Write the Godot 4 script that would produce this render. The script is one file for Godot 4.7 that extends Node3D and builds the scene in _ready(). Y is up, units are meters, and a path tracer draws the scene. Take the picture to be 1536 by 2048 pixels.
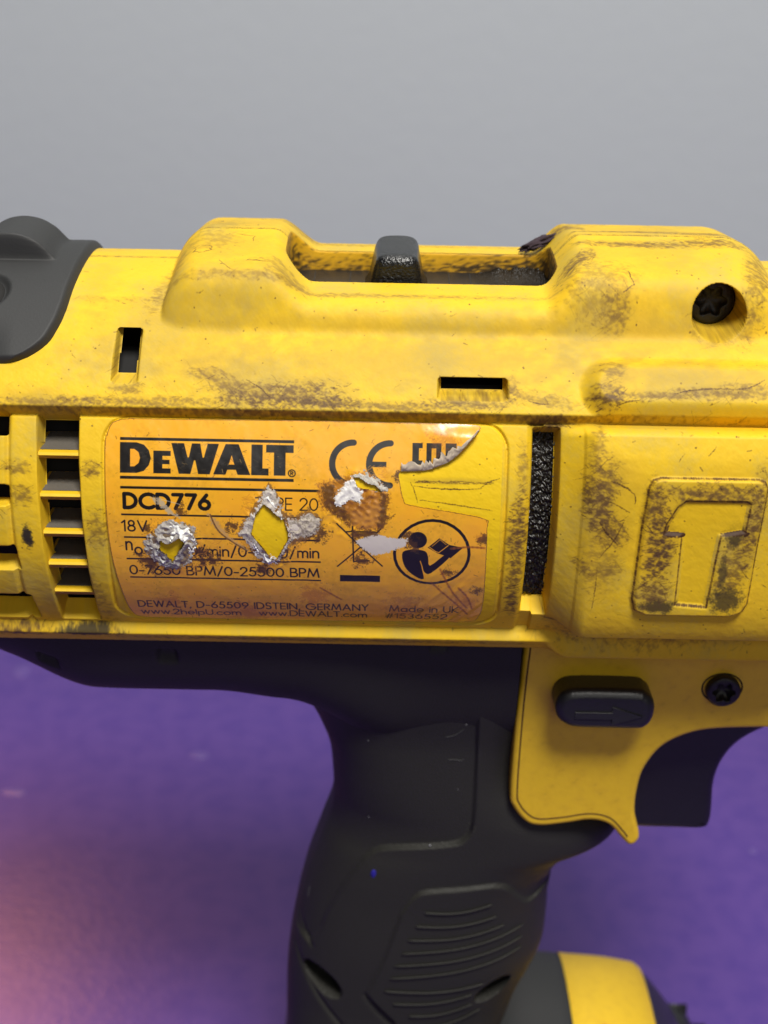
extends Node3D
# A worn cordless drill standing on a purple table in front of a grey wall.
# Builders work in millimetres: x along the barrel, y up from the barrel's axis, z towards the viewer.

const AXIS := 165.0          # height of the barrel's axis above the table, mm
const K := PI / 180.0

var drill: Node3D
var yellow: StandardMaterial3D
var plain_yellow: StandardMaterial3D
var rubber: StandardMaterial3D
var grey_rubber: StandardMaterial3D
var black_plastic: StandardMaterial3D
var dark_inside: StandardMaterial3D
var foil: StandardMaterial3D
var fibre: StandardMaterial3D
var grain := FastNoiseLite.new()
var coarse := FastNoiseLite.new()
var smooth := FastNoiseLite.new()
var emblem_outer: PackedVector2Array
var emblem_tee: PackedVector2Array
var rnd := RandomNumberGenerator.new()


func _ready() -> void:
	rnd.seed = 77
	emblem_outer = pts("37.6,19.2 36.6,18.6 36.1,17.0 35.6,6.8 35.3,-12.5 35.8,-15.6 37.5,-16.9 49.6,-16.9 51.2,-15.6 51.7,-13.5 51.9,2.3 52.3,17.0 51.9,18.6 51.0,19.2")
	emblem_tee = pts("41.3,13.9 49.6,14.0 50.2,13.4 49.9,6.4 46.6,5.2 46.3,-1.8 45.9,-14.2 41.4,-13.6 41.3,-3.4 41.2,5.3 38.7,5.6 38.9,8.0 40.2,12.4")
	# ---------------------------------------------------------------- camera, light, exposure
	var cam := Camera3D.new()
	cam.name = "camera"
	add_child(cam)
	var pitch := 26.0 * K
	var fwd := Vector3(0, -sin(pitch), -cos(pitch))
	cam.position = Vector3(0, (90.11 + AXIS) * 0.001, 0.20617)
	cam.basis = Basis.looking_at(fwd, Vector3.UP) * Basis(Vector3(0, 0, 1), 1.1 * K)
	var lens := CameraAttributesPhysical.new()
	lens.frustum_focal_length = 32.8
	lens.frustum_focus_distance = 0.197
	lens.frustum_near = 0.01
	lens.frustum_far = 6.0
	lens.exposure_aperture = 15.0
	cam.attributes = lens
	cam.near = 0.01
	cam.far = 6.0
	cam.fov = 40.18
	cam.current = true

	var we := WorldEnvironment.new()
	we.name = "surroundings"
	var env := Environment.new()
	env.background_mode = Environment.BG_COLOR
	env.background_color = Color(0.40, 0.40, 0.42)
	env.background_energy_multiplier = 0.16
	env.tonemap_mode = Environment.TONE_MAPPER_LINEAR
	env.tonemap_exposure = 1.0
	env.sdfgi_enabled = true
	env.ssao_enabled = true
	env.ssil_enabled = true
	we.environment = env
	add_child(we)

	lamp("ceiling_lamp", Vector3(0.15, 1.02, 0.44), Vector3(0.01, 0.16, 0.0), Vector2(0.27, 0.27), Color(1.0, 0.985, 0.955), 1.33)
	lamp("room_light", Vector3(0.25, 0.62, 1.05), Vector3(0, 0.14, 0.0), Vector2(0.8, 0.6), Color(1.0, 0.99, 0.965), 0.21)
	lamp("ceiling_panel", Vector3(0.0, 1.35, -0.30), Vector3(0.0, 0.0, -0.31), Vector2(0.9, 0.3), Color(1.0, 0.99, 0.97), 0.47)
	var warm := SpotLight3D.new()
	warm.name = "warm_lamp"
	warm.light_color = Color(1.0, 0.62, 0.46)
	warm.light_energy = 0.095
	warm.light_size = 0.05
	warm.spot_angle = 17.0
	warm.spot_angle_attenuation = 1.0
	warm.spot_range = 3.0
	warm.spot_attenuation = 2.0
	warm.shadow_enabled = true
	add_child(warm)
	warm.look_at_from_position(Vector3(-0.222, 0.345, -0.352), Vector3(-0.116, 0, -0.022), Vector3.UP)

	# ---------------------------------------------------------------- setting
	make_materials()
	make_setting()

	# ---------------------------------------------------------------- the drill
	drill = Node3D.new()
	drill.name = "power_drill"
	drill.set_meta("label", "worn yellow and black cordless drill with a torn, scraped sticker, standing on the purple table")
	drill.set_meta("category", "drill")
	add_child(drill)
	make_body()
	make_recess()
	make_vents()
	make_under_rubber()
	make_handle()
	make_controls()
	make_sticker()
	make_foot()
	make_small_dirt()


func lamp(called: String, at: Vector3, to: Vector3, size: Vector2, tint: Color, energy: float) -> void:
	var l := AreaLight3D.new()
	l.name = called
	l.area_size = size
	l.area_normalize_energy = true
	l.light_color = tint
	l.light_energy = energy
	l.area_range = 6.0
	l.area_attenuation = 2.0
	l.shadow_enabled = true
	add_child(l)
	l.look_at_from_position(at, to, Vector3(0, 0, -1) if absf((to - at).normalized().y) > 0.9 else Vector3.UP)


# =================================================================== helpers
func P(x: float, y: float, z: float) -> Vector3:
	return Vector3(x, y + AXIS, z) * 0.001


func ss(a: float, b: float, x: float) -> float:
	var t := clampf((x - a) / (b - a), 0.0, 1.0)
	return t * t * (3.0 - 2.0 * t)


func smin(a: float, b: float, k: float) -> float:
	var h := maxf(k - absf(a - b), 0.0) / k
	return minf(a, b) - h * h * k * 0.25


func smax(a: float, b: float, k: float) -> float:
	var h := maxf(k - absf(a - b), 0.0) / k
	return maxf(a, b) + h * h * k * 0.25


func rrect(x: float, y: float, hx: float, hy: float, r: float) -> float:
	var qx := absf(x) - hx + r
	var qy := absf(y) - hy + r
	return Vector2(maxf(qx, 0), maxf(qy, 0)).length() + minf(maxf(qx, qy), 0.0) - r


func sd_poly(p: Vector2, v: PackedVector2Array) -> float:
	var n := v.size()
	var d := (p - v[0]).length_squared()
	var s := 1.0
	var j := n - 1
	for i in n:
		var e := v[j] - v[i]
		var w := p - v[i]
		var b := w - e * clampf(w.dot(e) / maxf(e.length_squared(), 1e-9), 0.0, 1.0)
		d = minf(d, b.length_squared())
		var c1 := p.y >= v[i].y
		var c2 := p.y < v[j].y
		var c3 := e.x * w.y > e.y * w.x
		if (c1 and c2 and c3) or (not c1 and not c2 and not c3):
			s = -s
		j = i
	return s * sqrt(d)


func pts(text: String) -> PackedVector2Array:
	var out := PackedVector2Array()
	for s in text.split(" ", false):
		var f := s.split_floats(",")
		out.append(Vector2(f[0], f[1]))
	return out


func curve(v: PackedVector2Array, n: int, closed := true) -> PackedVector2Array:
	var out := PackedVector2Array()
	var m := v.size()
	for i in (m if closed else m - 1):
		var a := v[(i - 1 + m) % m] if closed else v[maxi(i - 1, 0)]
		var b := v[i]
		var c := v[(i + 1) % m]
		var d := v[(i + 2) % m] if closed else v[mini(i + 2, m - 1)]
		for k in n:
			out.append(b.cubic_interpolate(c, a, d, float(k) / n))
	if not closed:
		out.append(v[m - 1])
	return out


func table_at(v: PackedVector2Array, x: float) -> float:   # piecewise curve y(x), x ascending
	var n := v.size()
	if x <= v[0].x:
		return v[0].y
	for i in n - 1:
		if x <= v[i + 1].x:
			var t := (x - v[i].x) / (v[i + 1].x - v[i].x)
			var a := v[maxi(i - 1, 0)]
			var d := v[mini(i + 2, n - 1)]
			return cubic_interpolate_in_time(v[i].y, v[i + 1].y, a.y, d.y, t, v[i + 1].x - v[i].x, (a.x - v[i].x) if i > 0 else -1.0, (d.x - v[i].x) if i < n - 2 else v[i + 1].x - v[i].x + 1.0)
	return v[n - 1].y


func steps(stops: Array, sizes: Array) -> PackedFloat32Array:   # grid lines: from stop to stop with a step each
	var out := PackedFloat32Array()
	for i in sizes.size():
		var a: float = stops[i]
		var b: float = stops[i + 1]
		var n := maxi(1, roundi(absf(b - a) / sizes[i]))
		for k in n:
			out.append(lerpf(a, b, float(k) / n))
	out.append(stops[-1])
	return out


# A grid of points (row by row) becomes a mesh; keep[cell] = 0 leaves the cell out.
func grid(nx: int, ny: int, p: PackedVector3Array, uv := PackedVector2Array(), keep := PackedByteArray(), tint := PackedColorArray(), flip := false, wrap := false) -> ArrayMesh:
	var nrm := PackedVector3Array()
	nrm.resize(nx * ny)
	var sg := 1.0 if not flip else -1.0
	for j in ny:
		var jm := maxi(j - 1, 0) * nx
		var jp := mini(j + 1, ny - 1) * nx
		if wrap:
			jm = (j - 1 if j > 0 else ny - 2) * nx
			jp = (j + 1 if j < ny - 1 else 1) * nx
		for i in nx:
			var dx := p[j * nx + mini(i + 1, nx - 1)] - p[j * nx + maxi(i - 1, 0)]
			var dy := p[jp + i] - p[jm + i]
			var c := dx.cross(dy) * sg
			var l := c.length()
			nrm[j * nx + i] = c / l if l > 1e-14 else Vector3.UP
	var idx := PackedInt32Array()
	idx.resize((nx - 1) * (ny - 1) * 6)
	var k := 0
	var holes := keep.size() > 0
	for j in ny - 1:
		for i in nx - 1:
			var a := j * nx + i
			if holes and (keep[a] == 0 or keep[a + 1] == 0 or keep[a + nx] == 0 or keep[a + nx + 1] == 0):
				continue
			if flip:
				idx[k] = a
				idx[k + 1] = a + 1
				idx[k + 2] = a + nx
				idx[k + 3] = a + 1
				idx[k + 4] = a + nx + 1
				idx[k + 5] = a + nx
			else:
				idx[k] = a
				idx[k + 1] = a + nx
				idx[k + 2] = a + 1
				idx[k + 3] = a + 1
				idx[k + 4] = a + nx
				idx[k + 5] = a + nx + 1
			k += 6
	idx.resize(k)
	var arr := []
	arr.resize(Mesh.ARRAY_MAX)
	arr[Mesh.ARRAY_VERTEX] = p
	arr[Mesh.ARRAY_NORMAL] = nrm
	if uv.size():
		arr[Mesh.ARRAY_TEX_UV] = uv
	if tint.size():
		arr[Mesh.ARRAY_COLOR] = tint
	arr[Mesh.ARRAY_INDEX] = idx
	var m := ArrayMesh.new()
	m.add_surface_from_arrays(Mesh.PRIMITIVE_TRIANGLES, arr)
	return m


func put(called: String, m: Mesh, mat: Material, parent: Node3D = null) -> MeshInstance3D:
	var o := MeshInstance3D.new()
	o.name = numbered(called, parent if parent else drill)
	o.mesh = m
	o.material_override = mat
	(parent if parent else drill).add_child(o, true)
	return o


func numbered(called: String, parent: Node) -> String:
	if not parent.has_node(NodePath(called)):
		return called
	var i := 1
	while parent.has_node(NodePath("%s_%03d" % [called, i])):
		i += 1
	return "%s_%03d" % [called, i]


# A closed outline in x,y with depth z0..z1 and rounded edges.
func slab(outline: PackedVector2Array, z0: float, z1: float, bev: float, place := Transform3D.IDENTITY, seg := 5) -> ArrayMesh:
	var v := outline.duplicate()
	var area := 0.0
	var n := v.size()
	for i in n:
		area += v[i].cross(v[(i + 1) % n])
	if area < 0:
		v.reverse()
	var out := PackedVector2Array()
	for i in n:
		var t := (v[(i + 1) % n] - v[(i - 1 + n) % n]).normalized()
		out.append(Vector2(t.y, -t.x))
	var prof := []   # [inset, z, normal share out, normal share z]
	for k in seg + 1:
		var t := PI / 2 * k / seg
		prof.append([bev * (1.0 - sin(t)), z1 - bev * (1.0 - cos(t)), sin(t), cos(t)])
	for k in seg + 1:
		var t := PI / 2 * (1.0 - float(k) / seg)
		prof.append([bev * (1.0 - sin(t)), z0 + bev * (1.0 - cos(t)), sin(t), -cos(t)])
	var st := SurfaceTool.new()
	st.begin(Mesh.PRIMITIVE_TRIANGLES)
	var m := prof.size()
	for k in m:
		for i in n + 1:
			var c := v[i % n] - out[i % n] * float(prof[k][0])
			var nn := Vector3(out[i % n].x * prof[k][2], out[i % n].y * prof[k][2], prof[k][3])
			st.set_normal((place.basis * nn).normalized())
			var q := place * Vector3(c.x, c.y, prof[k][1])
			st.add_vertex(P(q.x, q.y, q.z))
	for k in m - 1:
		for i in n:
			var a := k * (n + 1) + i
			for q in [a, a + 1, a + n + 1, a + 1, a + n + 2, a + n + 1]:
				st.add_index(q)
	var base := m * (n + 1)
	for side in 2:
		var ring := PackedVector2Array()
		for i in n:
			ring.append(v[i] - out[i] * bev)
		var tri := Geometry2D.triangulate_polygon(ring)
		if tri.is_empty():
			tri = Geometry2D.triangulate_polygon(v)
		var z := z1 if side == 0 else z0
		for c in ring:
			st.set_normal(place.basis * Vector3(0, 0, 1 if side == 0 else -1))
			var q := place * Vector3(c.x, c.y, z)
			st.add_vertex(P(q.x, q.y, q.z))
		for t in range(0, tri.size(), 3):
			var a := ring[tri[t]]
			var ccw := (ring[tri[t + 1]] - a).cross(ring[tri[t + 2]] - a) > 0
			if ccw == (side == 0):
				for q in [0, 2, 1]:
					st.add_index(base + tri[t + q])
			else:
				for q in [0, 1, 2]:
					st.add_index(base + tri[t + q])
		base += n
	return st.commit()


# A round bar along a line of points (mm), radius in mm.
func bar(line: PackedVector3Array, rad: float, sides := 8) -> ArrayMesh:
	var p := PackedVector3Array()
	var n := line.size()
	for j in sides + 1:
		for i in n:
			var t := (line[mini(i + 1, n - 1)] - line[maxi(i - 1, 0)]).normalized()
			var u := t.cross(Vector3(0.13, 0.2, 1)).normalized()
			var w := t.cross(u)
			var r := rad * (0.25 if i == 0 or i == n - 1 else 1.0)
			var a := TAU * j / sides
			var q := line[i] + (u * cos(a) + w * sin(a)) * r
			p.append(P(q.x, q.y, q.z))
	return grid(n, sides + 1, p, PackedVector2Array(), PackedByteArray(), PackedColorArray(), false, true)


func noise_tex(freq: float, as_normal: bool, strength := 1.0, seed_at := 3, size := 512) -> NoiseTexture2D:
	var f := FastNoiseLite.new()
	f.seed = seed_at
	f.noise_type = FastNoiseLite.TYPE_SIMPLEX_SMOOTH
	f.frequency = freq
	f.fractal_octaves = 4
	var t := NoiseTexture2D.new()
	t.width = size
	t.height = size
	t.seamless = true
	t.noise = f
	t.as_normal_map = as_normal
	t.bump_strength = strength
	return t


func mat(c: Color, rough: float) -> StandardMaterial3D:
	var m := StandardMaterial3D.new()
	m.albedo_color = c
	m.roughness = rough
	return m


func with_grain(m: StandardMaterial3D, freq: float, strength: float, per_metre: float, deep := 0.5) -> StandardMaterial3D:
	m.normal_enabled = true
	m.normal_texture = noise_tex(freq, true, strength)
	m.normal_scale = deep
	m.uv1_triplanar = true
	m.uv1_scale = Vector3.ONE * per_metre
	return m


# =================================================================== materials
func make_materials() -> void:
	grain.seed = 11
	grain.noise_type = FastNoiseLite.TYPE_SIMPLEX_SMOOTH
	grain.frequency = 1.0
	grain.fractal_octaves = 3
	smooth.seed = 41
	smooth.noise_type = FastNoiseLite.TYPE_SIMPLEX_SMOOTH
	smooth.frequency = 1.0
	smooth.fractal_type = FastNoiseLite.FRACTAL_NONE
	coarse.seed = 5
	coarse.noise_type = FastNoiseLite.TYPE_SIMPLEX_SMOOTH
	coarse.frequency = 0.12
	coarse.fractal_octaves = 4
	yellow = mat(Color.WHITE, 0.57)
	yellow.metallic_specular = 0.36
	yellow.albedo_texture = paint_shell()
	yellow.texture_repeat = false
	plain_yellow = with_grain(mat(Color(0.885, 0.725, 0.125), 0.5), 0.02, 4.0, 60.0, 0.2)
	var film := NoiseTexture2D.new()
	var fn := FastNoiseLite.new()
	fn.seed = 64
	fn.frequency = 0.012
	fn.fractal_octaves = 5
	film.noise = fn
	film.width = 512
	film.height = 512
	film.seamless = true
	var fr := Gradient.new()
	fr.offsets = PackedFloat32Array([0.0, 0.35, 0.6, 0.8, 1.0])
	fr.colors = PackedColorArray([Color(1, 1, 1), Color(1, 1, 1), Color(0.99, 0.985, 1), Color(0.975, 0.965, 0.99), Color(0.92, 0.90, 0.94)])
	film.color_ramp = fr
	plain_yellow.albedo_texture = film
	rubber = with_grain(mat(Color(0.168, 0.166, 0.155), 0.55), 0.05, 5.0, 90.0, 0.5)
	rubber.metallic_specular = 0.35
	grey_rubber = with_grain(mat(Color(0.165, 0.167, 0.17), 0.62), 0.05, 5.0, 80.0, 0.10)
	black_plastic = with_grain(mat(Color(0.105, 0.105, 0.110), 0.38), 0.03, 5.0, 90.0, 0.3)
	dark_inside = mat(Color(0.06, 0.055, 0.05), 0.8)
	foil = mat(Color.WHITE, 0.6)
	foil.vertex_color_use_as_albedo = true
	foil.cull_mode = BaseMaterial3D.CULL_DISABLED
	fibre = mat(Color(0.72, 0.68, 0.62), 0.85)


const TEX := 12.0      # texels per mm of the shell's texture
const TX0 := -62.0
const TA0 := -33.0
const TW := 1500
const TH := 990


func shell_uv(x: float, f: float) -> Vector2:
	var a := (f if f <= 90.0 else 180.0 - f) * K * 31.0
	return Vector2((x - TX0) * TEX / TW, (a - TA0) * TEX / TH)


var pic: Image


func paint_shell() -> ImageTexture:
	pic = Image.create(TW, TH, false, Image.FORMAT_RGB8)
	var n1 := FastNoiseLite.new()
	n1.seed = 21
	n1.noise_type = FastNoiseLite.TYPE_SIMPLEX_SMOOTH
	n1.frequency = 0.006
	n1.fractal_octaves = 5
	var blot := n1.get_image(TW, TH).get_data()
	n1.seed = 22
	n1.frequency = 0.09
	n1.fractal_octaves = 3
	var fine := n1.get_image(TW, TH).get_data()
	var bytes := PackedByteArray()
	bytes.resize(TW * TH * 3)
	for i in TW * TH:
		var b := (blot[i] - 128) / 128.0
		var g := (fine[i] - 128) / 128.0
		var film := clampf(b * 0.9 + g * 0.30 + 0.16, 0.0, 1.0) * 0.36
		bytes[i * 3] = int(clampf(225.0 * (1.0 - film * 0.34) + g * 4.0, 0, 255))
		bytes[i * 3 + 1] = int(clampf(186.0 * (1.0 - film * 0.30) + g * 4.0 + b * 4.0, 0, 255))
		bytes[i * 3 + 2] = int(clampf(34.0 + film * 95.0 + maxf(g, 0) * 5.0, 0, 255))
	pic = Image.create_from_data(TW, TH, false, Image.FORMAT_RGB8, bytes)

	# plastic that the sticker kept clean
	for iy in range(int((-17.6 - TA0) * TEX), int((17.2 - TA0) * TEX)):
		for ix in range(int((-38.0 - TX0) * TEX), int((16.4 - TX0) * TEX)):
			dab(ix, iy, Color(0.915, 0.765, 0.075), 0.8)
	# along the lip over the sticker
	smudge(-14.7, 20.4, 8.1, 1.9, 5, .80)
	smudge(-22.4, 22.0, 5.2, 1.5, -25, .60)
	smudge(-8.5, 19.6, 4.4, .9, 0, .80)
	smudge(-46.5, 19.0, 8.1, .8, 0, .55)
	smudge(-32.7, 19.2, 10.4, .8, 0, .50)
	smudge(1.9, 19.2, 11.9, .7, 0, .55)
	smudge(21.3, 20.6, 5.2, 1.0, -10, .40)
	smudge(-35.9, 21.1, 2.1, .9, 0, .50)
	smudge(-37.5, 25.1, .7, 3.4, -5, .40)
	smudge(12, 20, 6.3, .8, 0, .55)
	smudge(17.3, 22.3, .9, 1.6, 0, .50)
	smudge(-10, 18.1, 55, .45, 0, .5)
	film_patch(-19, 23, 10.4, 2.9, .20)
	film_patch(-42, 40.3, 2.2, 6, .15)
	# top rail
	smudge(-31.5, 39.4, 1.6, 7.1, -20, .35)
	smudge(-25.4, 44.9, 3.3, 3.6, 0, .25)
	smudge(-14.9, 37.5, 3.7, 1.8, -30, .35)
	film_patch(-19.8, 36.3, 10.4, 3.1, .15)
	smudge(-9.7, 35.8, 31, .7, 0, .35)
	smudge(27.2, 40.8, 3.6, 1.5, 48, .70)
	smudge(36.7, 45.6, 8.9, .9, -2, .70)
	smudge(47.3, 46.6, 5.2, 1.2, 0, .65)
	smudge(52.7, 38.5, 1.9, 7.9, -15, .50)
	smudge(31.9, 32.7, 1.9, 2, 0, .55)
	smudge(29.7, 35.6, 5.2, 4.5, 0, .30)
	smudge(47.1, 31.7, 4.4, 2.6, 0, .30)
	film_patch(40, 38.1, 4.4, 5.6, .15)
	# small ridge
	smudge(30.4, 20.7, 2.4, 1.5, 0, .85)
	smudge(31, 24.2, 1.8, 1.5, 0, .55)
	smudge(39, 21.0, 8.1, .7, 4, .60)
	smudge(48, 21.4, 5.2, 1.1, 4, .60)
	film_patch(38.4, 24.2, 14.8, 2.8, .20)
	# gear case, rear edge and emblem
	smudge(28.9, 14.4, 1, 3.1, -10, .45)
	smudge(29.9, 9.6, 2.3, 3.1, -20, .75)
	smudge(29.5, 6, 1.9, 3.5, 10, .90)
	smudge(31.7, 3, 2.2, 1.9, -45, .75)
	smudge(30.4, -1.8, 2.6, 4.7, 0, .35)
	smudge(28, -2.8, .8, 1.6, 50, .60)
	smudge(31.5, -2.9, 2.2, .8, 10, .45)
	smudge(38.3, 0.6, 2.0, 5.5, -4, .95)
	smudge(36.9, 6.8, 1.3, 3.2, -5, .80)
	smudge(44.7, 8.6, 7.4, 1.1, 0, .80)
	smudge(48.6, -2.1, 1.9, 4.7, -10, .60)
	smudge(50.9, 4.4, 1.1, 6.3, -5, .80)
	soot(39, -7.6, 2.4, 1.0, .75)
	soot(48.4, -6.4, 2.2, 1.8, .7)
	soot(48.4, 3.0, 1.2, 1.5, .75)
	soot(47.5, -2.4, .6, 2.6, .6)
	smudge(39.4, 3.4, 1.2, .8, 0, .7)
	smudge(38.0, -6.0, 2.4, 2.0, 0, .7)
	film_patch(32.9, 10, 3, 2.8, .15)
	film_patch(46.1, 7.6, 8.9, 4.2, .15)
	for poly in [emblem_tee, emblem_outer]:
		for i in poly.size():
			var p0: Vector2 = poly[i]
			var p1: Vector2 = poly[(i + 1) % poly.size()]
			var n := int(p0.distance_to(Vector2(p1.x, p0.y + (p1.y - p0.y) * 0.54)) / 0.35) + 1
			for k in n:
				var u := p0.lerp(p1, float(k) / n)
				var w := p0.lerp(p1, (k + 1.0) / n)
				stroke(Vector2(u.x, u.y * K * 31.0), Vector2(w.x, w.y * K * 31.0), .12, .12, rnd.randf_range(.15, .75))
	for q in [[38.7, 41.3, 5.5], [46.6, 49.9, 6.0]]:
		for k in 30:
			var x := rnd.randf_range(q[0], q[1])
			stroke(Vector2(x, q[2] * K * 31.0 + rnd.randf_range(-.3, .3)), Vector2(x + .4, q[2] * K * 31.0 + rnd.randf_range(-.3, .3)), .16, .16, .85)
	for iy in range(int((-8.0 - TA0) * TEX), int((8.0 - TA0) * TEX)):      # the sunk face of the emblem stays cleaner
		for ix in range(int((38.4 - TX0) * TEX), int((50.4 - TX0) * TEX)):
			if sd_poly(Vector2(ix / TEX + TX0, (iy / TEX + TA0) / (K * 31.0)), emblem_tee) < -0.5:
				dab(ix, iy, Color(0.885, 0.725, 0.10), 0.8)
	# glue left where the sticker is gone
	for k in 60:
		var x := rnd.randf_range(4.2, 14.2)
		stroke(Vector2(x, 8.7 + rnd.randf_range(-.18, .22)), Vector2(x + rnd.randf_range(.2, 1.2), 8.7 + rnd.randf_range(-.18, .22)), .06, .06, rnd.randf_range(.15, .6))
	scratch(4.0, 8.1, 13.6, 7.9, .09, .8)
	scratch(13.4, 8.0, 16.0, 9.4, .09, .7)
	scratch(5.0, 6.0, 15.2, 4.6, .09, .75)
	scratch(3.6, 8.6, 4.6, 5.6, .08, .7)
	film_patch(9.0, 8.9, 5.0, .5, .35)
	# frame of the sticker, right
	smudge(18.8, 1.8, 1.3, 5.6, -5, .85)
	smudge(18.9, -5, 1, 5.8, -5, .70)
	smudge(19.2, 11.5, .8, 3.2, 0, .45)
	smudge(18.8, -11.8, .9, 3.1, 0, .75)
	# rear bars and lower rail
	soot(-50.4, -.9, .7, 1.9, 1.0)
	smudge(-51, 5.7, 1.6, 1.5, 0, .55)
	smudge(-41.1, 9.6, 1.2, 1.2, 0, .65)
	smudge(-40.6, .5, 1.4, 3, 0, .50)
	smudge(-51.5, 9.7, 2, 1, 0, .50)
	film_patch(-48.3, -14.8, 2.2, 7.2, .30)
	smudge(-42, -10.8, 1.2, 9.6, 12, .35)
	smudge(-55.2, -20.5, 4.4, .9, 0, .85)
	soot(-44.3, -20.5, 4.0, .8, .85)
	smudge(-12.2, -21.6, 29.6, .7, 0, .50)
	smudge(22.9, 17.7, 3.4, .8, 0, .80)
	smudge(27, -15.5, 3, 1.2, 0, .60)
	smudge(39.8, -19, 14.8, 1.9, 0, .40)
	film_patch(-49.3, 19.2, 4.4, 2.1, .30)
	film_patch(8.8, 31.2, 37, 1.7, .18)
	film_patch(-5.1, 25.2, 37, 3.8, .22)
	film_patch(-30, 30, 14, 8, .24)
	film_patch(8, 27, 20, 5, .22)
	film_patch(36, 30, 16, 4, .26)
	film_patch(-22, 43, 6, 4, .22)
	film_patch(38, 44, 10, 4, .20)
	film_patch(44, 22.5, 14, 3, .24)
	film_patch(30, 0, 4, 12, .18)
	# dirty seam line between the two half shells
	for i in 260:
		var x := lerpf(-46, 58, i / 260.0)
		scratch(x, 48.4 + rnd.randf_range(-.05, .05), x + .5, 48.4 + rnd.randf_range(-.05, .05), .09, rnd.randf_range(.1, .7))
	# single marks that can be made out
	loop_mark(-27.0, 42.0, 1.3, 1.0)
	scratch(-22.5, 46.6, -19.8, 46.0, .062, .7)
	scratch(-19.8, 46.0, -19.9, 44.4, .074, .8)
	scratch(-20.2, 38.7, -17.6, 38.4, .124, .75)
	scratch(-24.2, 38.6, -22.8, 36.8, .080, .6)
	scratch(-22.8, 36.8, -22.0, 36.4, .080, .6)
	scratch(19.6, 20.4, 22.4, 19.9, .099, .8)
	scratch(22.4, 19.9, 21.9, 20.9, .074, .7)
	scratch(33.0, 34.6, 34.5, 35.4, .086, .7)
	scratch(34.5, 35.4, 33.9, 37.6, .099, .8)
	scratch(-19.5, 22.6, -16.2, 20.2, .099, .8)
	scratch(30.9, 9.8, 34.2, 8.2, .124, .7)
	scratch(34.2, 8.2, 34.4, 6.9, .099, .7)
	scratch(30.0, 7.4, 33.8, 5.7, .099, .6)
	scratch(29.8, 4.2, 32.6, 1.0, .136, .7)
	scratch(33.2, 4.6, 30.2, -1.0, .111, .6)
	scratch(30.0, -2.5, 29.8, -9.0, .086, .45)
	scratch(30.9, 12.8, 28.9, 10.8, .074, .5)
	scratch(44.0, 13.2, 45.0, 14.4, .074, .6)
	scratch(40.0, 12.4, 40.7, 13.4, .062, .5)
	scratch(39.5, 21.1, 47.6, 21.8, .105, .75)
	scratch(47.6, 21.8, 52.0, 23.2, .093, .7)
	scratch(32.0, 19.6, 34.6, 20.1, .124, .8)
	# loose scratches everywhere
	for i in 230:
		var x := rnd.randf_range(-56, 60)
		var a := rnd.randf_range(-16, 46)
		if x < 16.0 and a < 17.5 and x > -48.0:
			continue
		var t := rnd.randf_range(-1.2, 1.0)
		var l := rnd.randf_range(.25, 1.7) * rnd.randf()
		scratch(x, a, x + cos(t) * l, a + sin(t) * l, rnd.randf_range(.045, .09), rnd.randf_range(.1, .5))
	for i in 500:
		var x := rnd.randf_range(-58, 60)
		var a := rnd.randf_range(-22, 47)
		scratch(x, a, x + .02, a, rnd.randf_range(.05, .13), rnd.randf_range(.2, .7))
	return ImageTexture.create_from_image(pic)


func dab(ix: int, iy: int, c: Color, k: float) -> void:
	if ix >= 0 and iy >= 0 and ix < TW and iy < TH and k > 0.01:
		pic.set_pixel(ix, iy, pic.get_pixel(ix, iy).lerp(c, minf(k, 1.0)))


# grime worn into scratches: noise broken up inside an ellipse, hatched over with short strokes
func smudge(x: float, a: float, rx: float, ra: float, turn: float, s: float) -> void:
	var ct := cos(turn * K)
	var sn := sin(turn * K)
	var reach := maxf(rx, ra) * 1.5
	var bx := minf(reach, absf(rx * ct) * 1.5 + absf(ra * sn) * 1.5)
	var by := minf(reach, absf(rx * sn) * 1.5 + absf(ra * ct) * 1.5)
	for iy in range(int((a - by - TA0) * TEX), int((a + by - TA0) * TEX) + 1):
		for ix in range(int((x - bx - TX0) * TEX), int((x + bx - TX0) * TEX) + 1):
			var dx := ix / TEX + TX0 - x
			var da := iy / TEX + TA0 - a
			var u := (dx * ct + da * sn) / rx
			var v := (-dx * sn + da * ct) / ra
			var d := sqrt(u * u + v * v) / 1.5
			if d >= 1.0:
				continue
			var fall := 1.0 - d * d
			var n := grain.get_noise_2d((dx * ct + da * sn) * 0.55 + da * 0.3, (-dx * sn + da * ct) * 0.85) * 0.8 + grain.get_noise_2d(ix * 0.10 + 50.0, iy * 0.16) * 0.5
			var k := ss(0.30, 1.25, fall * 0.95 + n * 0.85 - 0.05) * s
			dab(ix, iy, Color(0.36, 0.265, 0.165), k * 0.95 + fall * s * 0.16)
	var count := int(rx * ra * 4.5 * s) + 5
	for i in count:
		var r := sqrt(rnd.randf()) * 1.3
		var q := rnd.randf() * TAU
		var px := cos(q) * r * rx
		var pa := sin(q) * r * ra
		var t := (0.55 if rnd.randf() < 0.6 else -0.75) + rnd.randf_range(-.35, .35) + turn * K * 0.4
		var l := rnd.randf_range(.3, 2.4) * minf(1.0, 0.35 + maxf(rx, ra) * 0.25)
		var cx := x + px * ct - pa * sn - cos(t) * l * 0.5
		var ca := a + px * sn + pa * ct - sin(t) * l * 0.5
		scratch(cx, ca, cx + cos(t) * l, ca + sin(t) * l, rnd.randf_range(.03, .065), rnd.randf_range(.25, .8) * s)


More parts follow.
